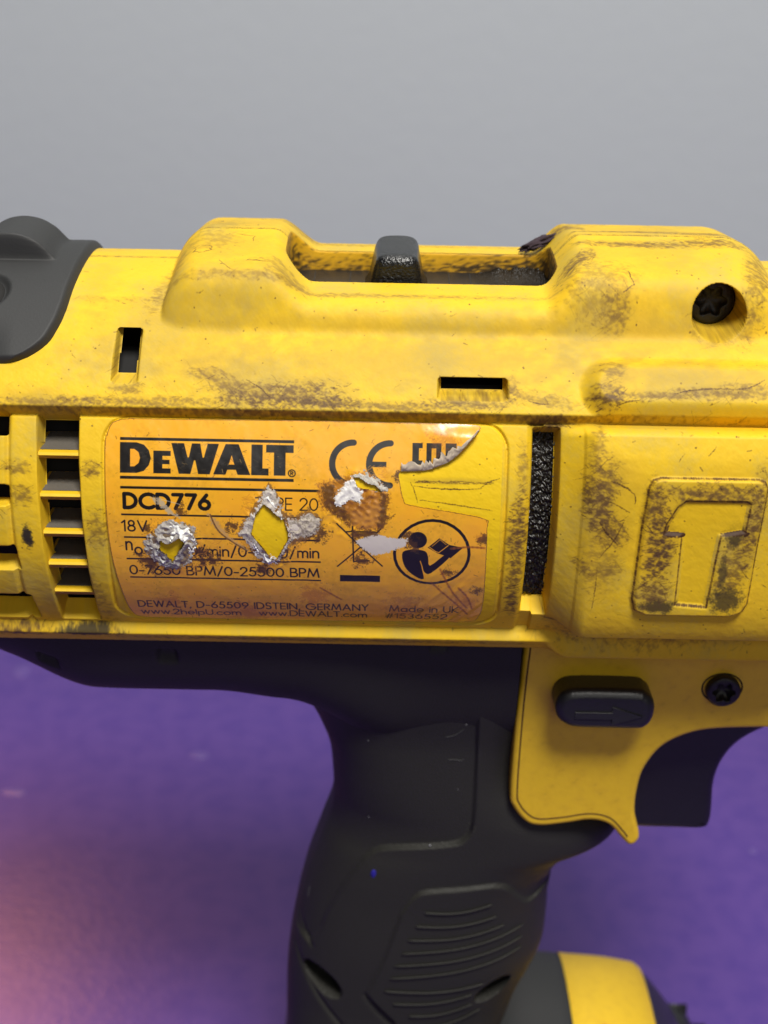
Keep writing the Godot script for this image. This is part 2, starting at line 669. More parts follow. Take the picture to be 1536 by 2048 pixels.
func soot(x: float, a: float, rx: float, ra: float, s: float) -> void:
	for iy in range(int((a - ra * 1.5 - TA0) * TEX), int((a + ra * 1.5 - TA0) * TEX) + 1):
		for ix in range(int((x - rx * 1.5 - TX0) * TEX), int((x + rx * 1.5 - TX0) * TEX) + 1):
			var u := (ix / TEX + TX0 - x) / rx
			var v := (iy / TEX + TA0 - a) / ra
			var n := grain.get_noise_2d(ix * 0.05 + 9.0, iy * 0.05) * 0.6 + grain.get_noise_2d(ix * 0.2, iy * 0.2) * 0.4
			var k := ss(1.35, 0.55, sqrt(u * u + v * v) + n * 0.8)
			dab(ix, iy, Color(0.20, 0.17, 0.13), k * s)


func film_patch(x: float, a: float, rx: float, ra: float, s: float) -> void:
	for iy in range(int((a - ra * 1.6 - TA0) * TEX), int((a + ra * 1.6 - TA0) * TEX) + 1):
		for ix in range(int((x - rx * 1.6 - TX0) * TEX), int((x + rx * 1.6 - TX0) * TEX) + 1):
			var u := (ix / TEX + TX0 - x) / rx
			var v := (iy / TEX + TA0 - a) / ra
			var n := grain.get_noise_2d(ix * 0.02 + 3.0, iy * 0.03)
			dab(ix, iy, Color(0.61, 0.50, 0.23), ss(1.5, 0.2, sqrt(u * u + v * v) - n * 0.5) * s)


func scratch(x0: float, a0: float, x1: float, a1: float, w: float, k: float) -> void:
	var from := Vector2(x0, a0)
	var to := Vector2(x1, a1)
	var l := from.distance_to(to)
	if l < 0.7:
		stroke(from, to, w, w, k)
		return
	var n := int(l / 0.45) + 1
	var side := (to - from).orthogonal().normalized()
	var bow := rnd.randf_range(-0.10, 0.10) * l
	var last := from
	var lw := w * 0.5
	for i in range(1, n + 1):
		var t := float(i) / n
		var q := from.lerp(to, t) + side * (bow * sin(PI * t) + rnd.randf_range(-0.05, 0.05))
		var nw := w * (0.35 + 0.65 * sin(PI * t)) * rnd.randf_range(0.6, 1.1)
		stroke(last, q, lw, nw, k * rnd.randf_range(0.45, 1.0))
		last = q
		lw = nw


func stroke(from: Vector2, to: Vector2, w0: float, w1: float, k: float) -> void:
	var p0 := (from - Vector2(TX0, TA0)) * TEX
	var p1 := (to - Vector2(TX0, TA0)) * TEX
	var r := (w0 + w1) * 0.5 * TEX
	for iy in range(int(minf(p0.y, p1.y) - r - 1), int(maxf(p0.y, p1.y) + r + 2)):
		for ix in range(int(minf(p0.x, p1.x) - r - 1), int(maxf(p0.x, p1.x) + r + 2)):
			var q := Geometry2D.get_closest_point_to_segment(Vector2(ix, iy), p0, p1)
			var d := q.distance_to(Vector2(ix, iy)) + grain.get_noise_2d(ix * 0.3, iy * 0.3) * 0.7
			if d < r + 0.5:
				dab(ix, iy, Color(0.25, 0.16, 0.09), k * clampf(r + 0.5 - d, 0, 1))


func loop_mark(x: float, a: float, rx: float, ra: float) -> void:
	var last := Vector2(x + rx, a)
	for i in range(1, 11):
		var t := TAU * i / 10.0
		var q := Vector2(x + cos(t) * rx * (1.0 + .25 * sin(i * 2.3)), a + sin(t) * ra * (1.0 + .3 * cos(i * 1.7)))
		scratch(last.x, last.y, q.x, q.y, .09, .35 if i < 6 else .7)
		last = q


# =================================================================== setting
func make_setting() -> void:
	# table sheet, leather-like, one sheet from under the camera to the wall
	var t := with_grain(mat(Color(0.335, 0.238, 0.53), 0.31), 0.02, 6.0, 26.0, 0.08)
	var pale := NoiseTexture2D.new()
	var f := FastNoiseLite.new()
	f.seed = 8
	f.frequency = 0.008
	f.fractal_octaves = 4
	pale.noise = f
	pale.width = 512
	pale.height = 512
	pale.seamless = true
	var ramp := Gradient.new()
	ramp.offsets = PackedFloat32Array([0.0, 0.5, 0.72, 1.0])
	ramp.colors = PackedColorArray([Color(0.90, 0.90, 0.97), Color(0.97, 0.97, 0.99), Color(1, 1, 1), Color(1, 1, 1)])
	pale.color_ramp = ramp
	t.albedo_texture = pale
	t.metallic_specular = 0.35
	var top := MeshInstance3D.new()
	top.name = "tabletop"
	var b := BoxMesh.new()
	b.size = Vector3(2.4, 0.03, 1.4)
	top.mesh = b
	top.material_override = t
	top.position = Vector3(0, -0.015, 0.19)
	top.set_meta("kind", "structure")
	top.set_meta("label", "purple leathery tabletop under the drill")
	add_child(top)
	var spots := mat(Color(0.350, 0.258, 0.545), 0.36)
	for s in [[-.107, -.125, .004, .0018], [-.120, -.190, .0030, .004], [-.055, -.145, .0032, .0018], [.002, -.235, .0026, .004], [.105, -.105, .0012, .0012], [-.040, -.300, .004, .003], [-.150, -.17, .003, .0015]]:
		var sm := SphereMesh.new()
		sm.radius = 1.0
		sm.height = 2.0
		sm.radial_segments = 16
		sm.rings = 8
		var mark := put("mark", sm, spots, top)
		mark.position = Vector3(s[0], 0.015, s[1] - 0.19)
		mark.scale = Vector3(s[2], 0.0003, s[3])
	var w := with_grain(mat(Color(0.785, 0.815, 0.815), 0.7), 0.02, 3.0, 8.0, 0.15)
	var wall := MeshInstance3D.new()
	wall.name = "wall"
	var wb := BoxMesh.new()
	wb.size = Vector3(3.0, 1.8, 0.05)
	wall.mesh = wb
	wall.material_override = w
	wall.position = Vector3(0, 0.7, -0.535)
	wall.set_meta("kind", "structure")
	wall.set_meta("label", "plain pale grey wall behind the drill")
	add_child(wall)
	var speck := SphereMesh.new()
	speck.radius = 1.0
	speck.height = 2.0
	var sp := put("speck", speck, mat(Color(0.50, 0.49, 0.50), 0.8), wall)
	sp.position = Vector3(0.026, 0.187 - 0.7, 0.025)
	sp.scale = Vector3(0.0019, 0.0021, 0.0004)


# =================================================================== yellow shell
var shell_out := Vector3.ZERO     # scratch result
var shell_keep := true


# Radius of the shell before cuts
func shell_radius(x: float, f: float) -> float:
	var fm := f if f <= 90.0 else 180.0 - f
	var c := cos(fm * K)
	var s := sin(fm * K)
	var a := fm * K * 31.0
	var r := 30.0
	# upper half shell stands proud, with a lip
	r += 1.55 * ss(17.75, 18.5, a) - 0.5 * exp(-pow((a - 17.55) / 0.25, 2.0))
	# lower rail
	if a < -19.0:
		r += 1.7 * ss(-19.7, -20.5, a)
	if x < 22.0 and a > -19.6 and a < 17.7:
		var d := rrect(x + 11.15, fm * K * 30.0 + 0.35, 28.15, 17.5, 4.2)
		r -= 0.38 * exp(-d * d / 0.03) + (0.18 if d < 0.0 else 0.0)
		# the panel's end edge by the slot
		r -= 0.6 * ss(19.6, 20.5, x)
		# rear bar edges
		r -= 0.5 * exp(-pow((x + 52.6) / 0.35, 2.0))
	if x > 20.0:
		# gear case: flat faced, chamfered towards the slot
		var g := clampf((x - 23.9) / (29.0 - 23.9), 0.0, 1.0)
		g = smin(g, 0.93, 0.14) / 0.93 if g > 0.7 else g
		var rp := smin(32.7 / maxf(c, 0.3), 34.4, 1.6)
		var t := ss(33.5, 28.5, fm) * ss(-29.0, -26.0, fm)
		r = lerpf(r, rp, clampf(g, 0, 1) * t)
		# under the gear case: hollow, then a bead, then in towards the handle
		if fm < -24.0:
			var k := ss(24.0, 28.0, x)
			var low := 30.6 + 3.0 * exp(-pow((fm + 40.6) / 2.8, 2.0))
			low = lerpf(low, 25.0, ss(-43.0, -50.0, fm))
			low = lerpf(low, 22.5, ss(-50.0, -62.0, fm))
			r = lerpf(r, low, k * ss(-26.5, -29.5, fm))
	if fm < -43.3:
		r = minf(r, lerpf(31.7, 26.0, ss(-43.3, -46.5, fm)))
	# long ridge (capsule) on the gear case
	if x > 24.0 and fm > 28.0 and fm < 54.0:
		var dc := Vector2(minf(x - 31.6, 0.0), a - 22.3).length() - 4.7
		r += 2.1 * ss(0.25, -2.6, dc)
	# emblem
	if x > 34.0 and x < 54.0 and fm > -20.0 and fm < 22.0:
		var q := Vector2(x, fm)
		var de := sd_poly(q, emblem_outer) * 0.57
		if de < 1.0:
			r += 0.85 * ss(0.25, -0.35, de)
			var dt := sd_poly(q, emblem_tee) * 0.57
			r -= 0.5 * ss(0.30, -0.40, dt)
	# top rail with its two humps
	if fm > 44.0 and x > -34.5:
		var e0 := clampf((x + 33.0) / 6.5, 0.0, 1.0)
		var e1 := clampf((58.5 - x) / 9.5, 0.0, 1.0)
		var e := sqrt(maxf(0.0, 1.0 - (1.0 - e0) * (1.0 - e0))) * sqrt(maxf(0.0, 1.0 - (1.0 - e1) * (1.0 - e1)))
		var z := 31.0 * c
		var hump := maxf(1.0 - ss(-17.2, -10.6, x), ss(22.2, 28.6 - 0.1 * z, x))
		var h := lerpf(31.25, 36.35, hump)
		var slope := lerpf(0.07, 0.145, hump)
		h = lerpf(24.5, h, e)
		var r_top := h / maxf(s + slope * c, 0.2)
		var side := lerpf(23.0, 25.55, e)
		var r_side := side / (c + 0.3 * s)
		var r_mid := lerpf(60.0, 43.6, hump) / (0.72 * s + 0.80 * c)      # sloping facet
		var rs := smin(smin(r_top, r_mid, 0.8), r_side, 3.2)
		r = smax(r, rs, 0.6)
	r += 0.03 * grain.get_noise_2d(x * 0.5, fm * 0.3) + 0.012 * smooth.get_noise_2d(x * 2.6, fm * 1.5)
	# ends beyond the picture
	r *= sqrt(maxf(0.0, 1.0 - pow(maxf(-66.0 - x, 0.0) / 12.0, 2.0)))
	if x > 62.0:
		r *= 1.0 - 0.25 * ss(62.0, 84.0, x)
	return r


func shell_point(x: float, f: float) -> Vector3:
	var r := shell_radius(x, f)
	shell_keep = true
	var y := r * sin(f * K)
	var z := r * cos(f * K)
	var fm := f if f <= 90.0 else 180.0 - f
	var a := fm * K * 31.0
	var front := f <= 90.0
	# slider recess in the top
	if y > 24.0 and absf(z) < 9.5 and x > -17.0 and x < 27.0:
		var d := rrect(x - 4.8, z, 19.9, 8.2, 3.6)
		if d < 0.3:
			shell_keep = d > 0.02
	# two slots
	var push := 0.0
	if fm > 34.0 and fm < 60.0:
		var d1 := rrect(x + 36.35 - (a - 26.1) * 0.02, a - 26.1, 1.75, 4.25, 0.5)
		var d2 := rrect(x - 12.0, a - 21.9, 4.8, 1.55, 0.5)
		var d := minf(d1, d2)
		push = 3.4 * ss(0.08, -0.30, d) + 0.1 * ss(0.35, 0.0, d)
		shell_keep = shell_keep and d > -0.55
	elif fm > -40.0 and fm <= 34.0:
		# rear vent column, rear slots and the slot before the gear case
		var lean := a * 0.018
		var d := rrect(x + 45.35 + lean, a + 0.7, 2.85, 18.35, 0.3)
		if x < -51.0:
			for q in [[29.8, 3.3], [10.4, 2.8], [-8.6, 3.9], [-28.5, 6.0]]:
				d = minf(d, rrect(x + 73.0, fm - q[0], 20.35 + maxf(0.0, -fm) * .05, q[1], 0.6))
		d = minf(d, rrect(x - 22.3 - a * 0.006, fm - 2.2, 1.85, 29.2, 0.3))
		push = 3.2 * ss(0.06, -0.28, d) + 0.1 * ss(0.3, 0.0, d)
		shell_keep = shell_keep and d > -0.5
	if push > 0.0 and fm > 34.0:
		z -= push * 0.8 * signf(z)      # drawn straight in, along the mould's parting
	elif push > 0.0:
		y -= push * sin(f * K)
		z -= push * cos(f * K)
	# bored screw holes: the upper one goes straight in from the side
	if front and x > 41.0 and x < 52.0 and y > 23.0 and y < 37.0:
		var d := Vector2(x - 46.6, y - 29.7).length() - 3.75
		if d < 0.3:
			z = lerpf(z, minf(z, 9.0), ss(0.05, -0.25, d)) - 0.15 * ss(0.3, 0, d)
	return Vector3(x, y, z)


func make_body() -> void:
	var xs := steps([-78, -60, 61, 84], [1.2, 0.17, 1.5])
	var fs := steps([-62, -48, -44, 96, 120, 223.5, 242], [0.8, 0.4, 0.29, 0.6, 1.4, 1.6])
	var nx := xs.size()
	var ny := fs.size()
	var p := PackedVector3Array()
	var uv := PackedVector2Array()
	var keep := PackedByteArray()
	p.resize(nx * ny)
	uv.resize(nx * ny)
	keep.resize(nx * ny)
	var k := 0
	for j in ny:
		for i in nx:
			var q := shell_point(xs[i], fs[j])
			p[k] = P(q.x, q.y, q.z)
			uv[k] = shell_uv(xs[i], fs[j])
			keep[k] = 1 if shell_keep and not (xs[i] < 20.0 and (fs[j] < -48.5 or fs[j] > 228.5)) else 0
			k += 1
	put("motor_housing", grid(nx, ny, p, uv, keep), yellow)


func make_recess() -> void:
	# walls of the slider recess: a rolled rim, then straight down, browned with grime
	var rim := PackedVector2Array()
	for c in [[21.1, 4.6, 0], [-11.5, 4.6, 90], [-11.5, -4.6, 180], [21.1, -4.6, 270]]:
		for k in 13:
			var t: float = (c[2] + 7.5 * k) * K
			rim.append(Vector2(cos(t), sin(t)))
	var loop := PackedVector2Array()      # centres of the corner arcs, walked with straight runs between
	var dirs := PackedVector2Array()
	var centres := [Vector2(21.1, 4.6), Vector2(-11.5, 4.6), Vector2(-11.5, -4.6), Vector2(21.1, -4.6)]
	for q in 4:
		for k in 13:
			loop.append(centres[q])
			dirs.append(rim[q * 13 + k])
		var nxt: Vector2 = centres[(q + 1) % 4]
		for k in range(1, 60):
			loop.append((centres[q] as Vector2).lerp(nxt, k / 60.0))
			dirs.append(rim[q * 13 + 12])
	loop.append(loop[0])
	dirs.append(dirs[0])
	var p := PackedVector3Array()
	var tint := PackedColorArray()
	var rows := 22
	for j in rows:
		for i in loop.size():
			var off: float = [3.95, 3.72, 3.60][mini(j, 2)]
			var c := loop[i] + dirs[i] * off
			var y := 31.0
			for n in 5:
				var r := shell_radius(c.x, atan2(y, c.y) / K)
				y = sqrt(maxf(1.0, r * r - c.y * c.y))
			var top := y
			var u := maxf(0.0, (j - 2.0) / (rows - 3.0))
			y = top - [0.03, 0.06, 0.22][mini(j, 2)] if j < 3 else lerpf(top - 0.22, 25.6, u)
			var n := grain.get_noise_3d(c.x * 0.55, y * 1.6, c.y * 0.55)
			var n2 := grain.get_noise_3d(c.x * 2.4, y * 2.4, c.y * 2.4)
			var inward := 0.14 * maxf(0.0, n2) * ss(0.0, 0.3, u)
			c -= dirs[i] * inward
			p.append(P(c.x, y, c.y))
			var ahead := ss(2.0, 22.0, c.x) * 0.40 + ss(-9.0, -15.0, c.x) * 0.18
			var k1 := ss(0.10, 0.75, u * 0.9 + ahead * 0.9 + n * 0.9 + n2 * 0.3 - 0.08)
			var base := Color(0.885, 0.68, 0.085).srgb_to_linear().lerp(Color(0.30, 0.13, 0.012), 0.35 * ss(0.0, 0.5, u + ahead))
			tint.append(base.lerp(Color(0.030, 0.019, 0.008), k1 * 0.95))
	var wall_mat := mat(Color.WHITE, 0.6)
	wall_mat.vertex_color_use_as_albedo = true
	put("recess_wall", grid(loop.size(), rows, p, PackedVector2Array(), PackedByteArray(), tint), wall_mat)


# A patch of a tube round the barrel's axis
func tube_patch(x0: float, x1: float, f0: float, f1: float, dx: float, df: float, radius: Callable) -> ArrayMesh:
	var xs := steps([x0, x1], [dx])
	var fs := steps([f0, f1], [df])
	var p := PackedVector3Array()
	for f in fs:
		for x in xs:
			var r: float = radius.call(x, f)
			p.append(P(x, r * sin(f * K), r * cos(f * K)))
	return grid(xs.size(), fs.size(), p)


func make_vents() -> void:
	# what lies behind the openings: a dark motor can and its gear end
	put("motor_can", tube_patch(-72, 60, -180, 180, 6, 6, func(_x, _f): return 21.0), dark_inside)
	# greasy strip in the slot before the gear case
	var grease := mat(Color(0.10, 0.09, 0.075), 0.36)
	put("grease", tube_patch(19.6, 24.9, -31, 33, 0.18, 0.35, func(x, f): return 26.6 + 0.5 * grain.get_noise_2d(x * 1.1, f * 0.5) + 0.45 * grain.get_noise_2d(x * 3.4, f * 1.7)), grease)
	# slats of the rear vent: level fins with dusty tops
	var dusty := mat(Color(0.36, 0.34, 0.31), 0.95)
	for f in [21.4, 10.0, -1.0, -11.4, -22.2]:
		var y: float = 29.4 * sin(f * K)
		var zf: float = 29.4 * cos(f * K)
		var half := 0.46
		var fin := PackedVector2Array([Vector2(zf, y - half), Vector2(zf, y + half), Vector2(zf - 7.5, y + half), Vector2(zf - 7.5, y - half)])
		# outline lies in (z, y), swept along x
		var cx: float = -45.4 - f * K * 31.0 * 0.018
		var o := put("vent_slat", slab(fin, -3.3, 3.3, 0.2, Transform3D(Basis(Vector3(0, 0, 1), Vector3(0, 1, 0), Vector3(-1, 0, 0)), Vector3(cx, 0, 0)), 3), plain_yellow)
		var p := PackedVector3Array()
		for j in 16:
			for i in 30:
				var x: float = cx - 2.75 + 5.5 * i / 29.0
				var z := zf - 0.9 - 6.4 * j / 15.0
				p.append(P(x, y + half + 0.06 + 0.22 * maxf(0.0, grain.get_noise_2d(x * 1.5 + f, z * 1.5)) * ss(0, 2, j), z))
		put("dust", grid(30, 16, p), dusty, o)
	# lining behind the two small slots
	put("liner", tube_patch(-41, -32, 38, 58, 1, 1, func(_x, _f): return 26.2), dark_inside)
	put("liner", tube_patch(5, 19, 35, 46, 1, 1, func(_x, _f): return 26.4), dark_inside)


# =================================================================== black rubber under and behind
func under_radius(x: float, f: float) -> float:
	var fm := f if f > -90.0 else -180.0 - f
	var h := 38.6
	h -= 6.6 * ss(-46.0, -64.0, x) + 8.0 * ss(-60, -74, x)
	h += 1.5 * ss(-27, -14, x) + 9.0 * ss(-16.0, 3.0, x)
	var w := 22.4 - 3.0 * ss(-40, -70, x) - 3.5 * ss(-18, 14, x)
	var c := absf(cos(fm * K)) / w
	var s := absf(sin(fm * K)) / h
	var r := pow(pow(c, 3.6) + pow(s, 3.6), -1.0 / 3.6)
	# small sockets moulded into it
	if f > -90.0:
		for q in [[-33.2, -51.5, 1.5], [-52.5, -57.5, 1.6], [9.0, -52.0, 1.4]]:
			r -= 1.2 * ss(0.3, -0.4, rrect(x - q[0], (fm - q[1]) * 0.55, q[2], 1.0, 0.4))
	return r


func make_under_rubber() -> void:
	put("lower_grip", tube_patch(-74, 22.0, -140.5, -39.5, 0.35, 0.5, under_radius), rubber)
	# rear bumper with its ear
	var fs := steps([44.4, 100, 135.6], [0.3, 1.0])
	var p := PackedVector3Array()
	var edge := pts("44.4,-55.5 45.2,-52.2 46.4,-50.3 48,-48.9 50,-47.7 55.4,-46.2 61.1,-45.5 68.6,-45.2 78,-44.9 90,-44.7")
	var nx := 130
	for f in fs:
		var fm := f if f <= 90.0 else 180.0 - f
		var xb := table_at(edge, fm)
		for i in nx:
			var u := pow(i / (nx - 1.0), 1.6)
			var x := lerpf(xb, -77.0, u)
			var d := minf(xb - x, (fm - 44.3) * 0.56 + 0.05)
			var r := 30.7 + 2.1 * (1.0 - pow(1.0 - clampf(d / 1.3, 0, 1), 2.0)) 
			r -= 1.5 * ss(-52.0, -60.0, x) * ss(60, 46, fm)
			# ear: a short round post lying across the top
			var q := x + 55.6
			if absf(q) < 7.2 and fm > 60.0:
				var top := 29.0 + sqrt(maxf(0.0, 7.2 * 7.2 - q * q))
				var re := smin(top / sin(fm * K), 5.4 / maxf(cos(fm * K), 0.02), 2.0)
				r = smax(r, re, 1.2)
			var hole := Vector2((x + 57.6) / 3.6, (fm - 66.5) / 7.0).length()
			r -= 0.9 * ss(1.05, 0.75, hole)
			r *= sqrt(maxf(0.0, 1.0 - pow(maxf(-68.0 - x, 0.0) / 11.0, 2.0)))
			p.append(P(x, r * sin(f * K), r * cos(f * K)))
	var o := put("rear_bumper", grid(nx, fs.size(), p, PackedVector2Array(), PackedByteArray(), PackedColorArray(), true), grey_rubber)
	o.set_meta("label", "dark grey rubber bumper at the rear end")
	var pit := SphereMesh.new()
	pit.radius = 1.0
	pit.height = 2.0
	var pm := put("bumper_hollow", pit, dark_inside, o)
	pm.position = P(-57.8, 31.6 * sin(66.5 * K), 31.6 * cos(66.5 * K))
	pm.basis = Basis(Vector3(1, 0, 0), -66.5 * K) * Basis.from_scale(Vector3(0.0030, 0.0034, 0.0010))


# =================================================================== handle
var left_edge: PackedVector2Array
var right_edge: PackedVector2Array
var upper_panel: PackedVector2Array
var lower_panel: PackedVector2Array
var crease_a: PackedVector2Array
var crease_b: PackedVector2Array
var crease_c: PackedVector2Array


func sd_line(p: Vector2, v: PackedVector2Array) -> float:
	var d := 1e9
	for i in v.size() - 1:
		d = minf(d, Geometry2D.get_closest_point_to_segment(p, v[i], v[i + 1]).distance_squared_to(p))
	return sqrt(d)


func grip_span(y: float) -> Vector2:
	return Vector2(table_at(left_edge, -y), table_at(right_edge, -y))


func grip_half(y: float) -> float:
	return 15.6 + 0.7 * ss(-80, -96, y) + 2.5 * ss(-106, -124, y) + 1.2 * ss(-48, -36, y)


func grip_front(x: float, y: float) -> float:
	var sp := grip_span(y)
	var u := clampf(absf((x - (sp.x + sp.y) * 0.5) / ((sp.y - sp.x) * 0.5)), 0, 1)
	return grip_half(y) * pow(1.0 - pow(u, 2.7), 1.0 / 2.7)


func make_handle() -> void:
	left_edge = pts("24,-19 36,-17.6 40,-15.2 44,-12.5 48.6,-10.4 52.3,-9.1 58.7,-8.3 67.5,-8.5 74.3,-10.5 83.6,-13.3 93.3,-15.3 103.2,-16.7 113.5,-17.1 122.4,-17.2 128,-17.6")
	right_edge = pts("24,30 40,30 58,31 61.4,36 63.8,41.2 65.6,43.2 67.4,43.6 69.8,42.2 72.4,36.8 76,33.3 82,31.8 88.5,31.7 94.6,31.4 100.8,29.4 104.6,27.9 113.7,25.3 121.4,22.4 128,21")
	upper_panel = curve(pts("-7.8,-40.7 -4.9,-40.6 -2.6,-38.4 -0.5,-35.5 3.1,-34.7 12.8,-34.5 15.2,-36.0 15.9,-39.3 16.2,-51.3 16.1,-61.7 14.9,-65.0 12.4,-66.3 3.9,-67.9 -0.8,-69.9 -4.7,-75.8 -8.2,-83.3 -9.9,-88.5"), 3, false)
	upper_panel.append_array(pts("-12,-93 -40,-93 -40,-40.7"))
	lower_panel = curve(pts("4.4,-81.5 5.4,-79.5 6.7,-77.4 8.6,-76.2 14.5,-75.5 20.4,-74.9 23.0,-75.9 24.9,-78.5 27.0,-80.6 30.0,-79.6"), 3, false)
	lower_panel.append_array(pts("60,-80 60,-140 14,-140 3.5,-106 -1.5,-100 1.5,-92"))
	crease_a = curve(pts("-16.2,-86 -14.9,-88.5 -13.6,-91.2 -11.8,-93.2"), 3, false)
	crease_b = curve(pts("-17,-92 -14.6,-96.6 -10.1,-103.8 -5.4,-109.7 -2,-116"), 3, false)
	crease_c = curve(pts("-1.5,-100.6 1.0,-104.7 5.3,-109.4 8,-114"), 3, false)
	var ys := steps([-27, -128], [0.30])
	var n_front := 230
	var n_back := 40
	var p := PackedVector3Array()
	var nx := n_front + n_back + 1
	for y in ys:
		var sp := grip_span(y)
		var cx := (sp.x + sp.y) * 0.5
		var hx := (sp.y - sp.x) * 0.5
		var hz := grip_half(y)
		for i in nx:
			if i <= n_front:
				var s := sin(lerpf(-PI / 2, PI / 2, float(i) / n_front))
				var x := cx + hx * s
				var z := hz * pow(maxf(0.0, 1.0 - pow(absf(s), 2.7)), 1.0 / 2.7)
				var q := Vector2(x, y)
				if z > 2.0 and y > -118.0:
					var k := ss(2.0, 7.0, z)
					z -= 0.85 * ss(0.26, -0.26, sd_poly(q, upper_panel)) * k
					if y < -70.0:
						z += 0.7 * ss(0.24, -0.24, sd_poly(q, lower_panel)) * k
						z -= 0.45 * exp(-pow(sd_line(q, crease_a) / 0.45, 2.0)) * k
						z -= 0.45 * exp(-pow(sd_line(q, crease_b) / 0.5, 2.0)) * k
						z -= 0.45 * exp(-pow(sd_line(q, crease_c) / 0.5, 2.0)) * k
						# screw sockets
						var h1 := (q - Vector2(-9.6, -99.6)).rotated(0.62)
						var h2 := (q - Vector2(21.4, -99.3)).rotated(-0.62)
						z -= 5.0 * ss(1.0, 0.86, Vector2(h1.x / 4.1, h1.y / 2.3).length()) * k
						z -= 5.0 * ss(1.0, 0.86, Vector2(h2.x / 3.7, h2.y / 1.8).length()) * k
				p.append(P(x, y, z))
			else:
				var s := sin(lerpf(PI / 2, -PI / 2, float(i - n_front) / n_back))
				p.append(P(cx + hx * s, y, -hz * pow(maxf(0.0, 1.0 - pow(absf(s), 2.7)), 1.0 / 2.7)))
	put("handle", grid(nx, ys.size(), p, PackedVector2Array(), PackedByteArray(), PackedColorArray(), true), rubber)
	# raised lines on the finger grip
	var l := pts("8.4,-80.4 6.9,-83.5 5.6,-86.6 4.5,-89.6 3.3,-92.4 2.5,-95.3 1.6,-98.3 3.2,-101.3 6.2,-104.2 9.0,-106.9 11,-110")
	var r := pts("20.3,-78.9 21.3,-81.8 22.8,-84.1 26.4,-85.4 26.4,-88.0 26.4,-90.4 19.8,-97.0 17.7,-99.4 17.8,-101.9 19.3,-103.7 18,-107.6")
	for i in l.size():
		var line := PackedVector3Array()
		for k in 25:
			var t := k / 24.0
			var x := lerpf(l[i].x, r[i].x, t)
			var y := lerpf(l[i].y, r[i].y, t) - sin(t * PI) * 0.75
			line.append(Vector3(x, y, grip_front(x, y) + 0.92))
		put("grip_rib", bar(line, 0.20), rubber)
	# yellow side piece round the trigger
	var piece := curve(pts("22.9,-18 22.8,-21 22.6,-25.8 22.4,-32.3 22.1,-41.0 22.0,-54.1 22.6,-57.2 24.9,-60.3 27.5,-61.1 31.7,-60.5 35.8,-59.7 38.9,-60.5 41.2,-63.1 42.4,-64.5 43.2,-64.8 44.1,-64.2 44.4,-62.5 43.2,-57.8 43.2,-52.6 44.1,-48.3 46.9,-43.9 52.2,-41.2 60,-40.4 70,-40.2 72,-39 72,-20 60,-18 40,-18"), 5)
	put("trigger_housing", slab(piece, -16.5, 16.5, 0.9), plain_yellow)
	var lip := PackedVector3Array()
	for q in curve(pts("23.7,-22 23.6,-25.3 23.3,-31.8 23.1,-40.5 23.1,-53.5 23.7,-56.4 25.4,-58.6 27.4,-59.4 31.4,-58.9 35.6,-58.1 39.0,-58.9 41.5,-61.6 42.4,-62.9"), 6, false):
		lip.append(Vector3(q.x, q.y, 16.42))
	put("seam_groove", bar(lip, 0.17), mat(Color(0.30, 0.19, 0.05), 0.9))


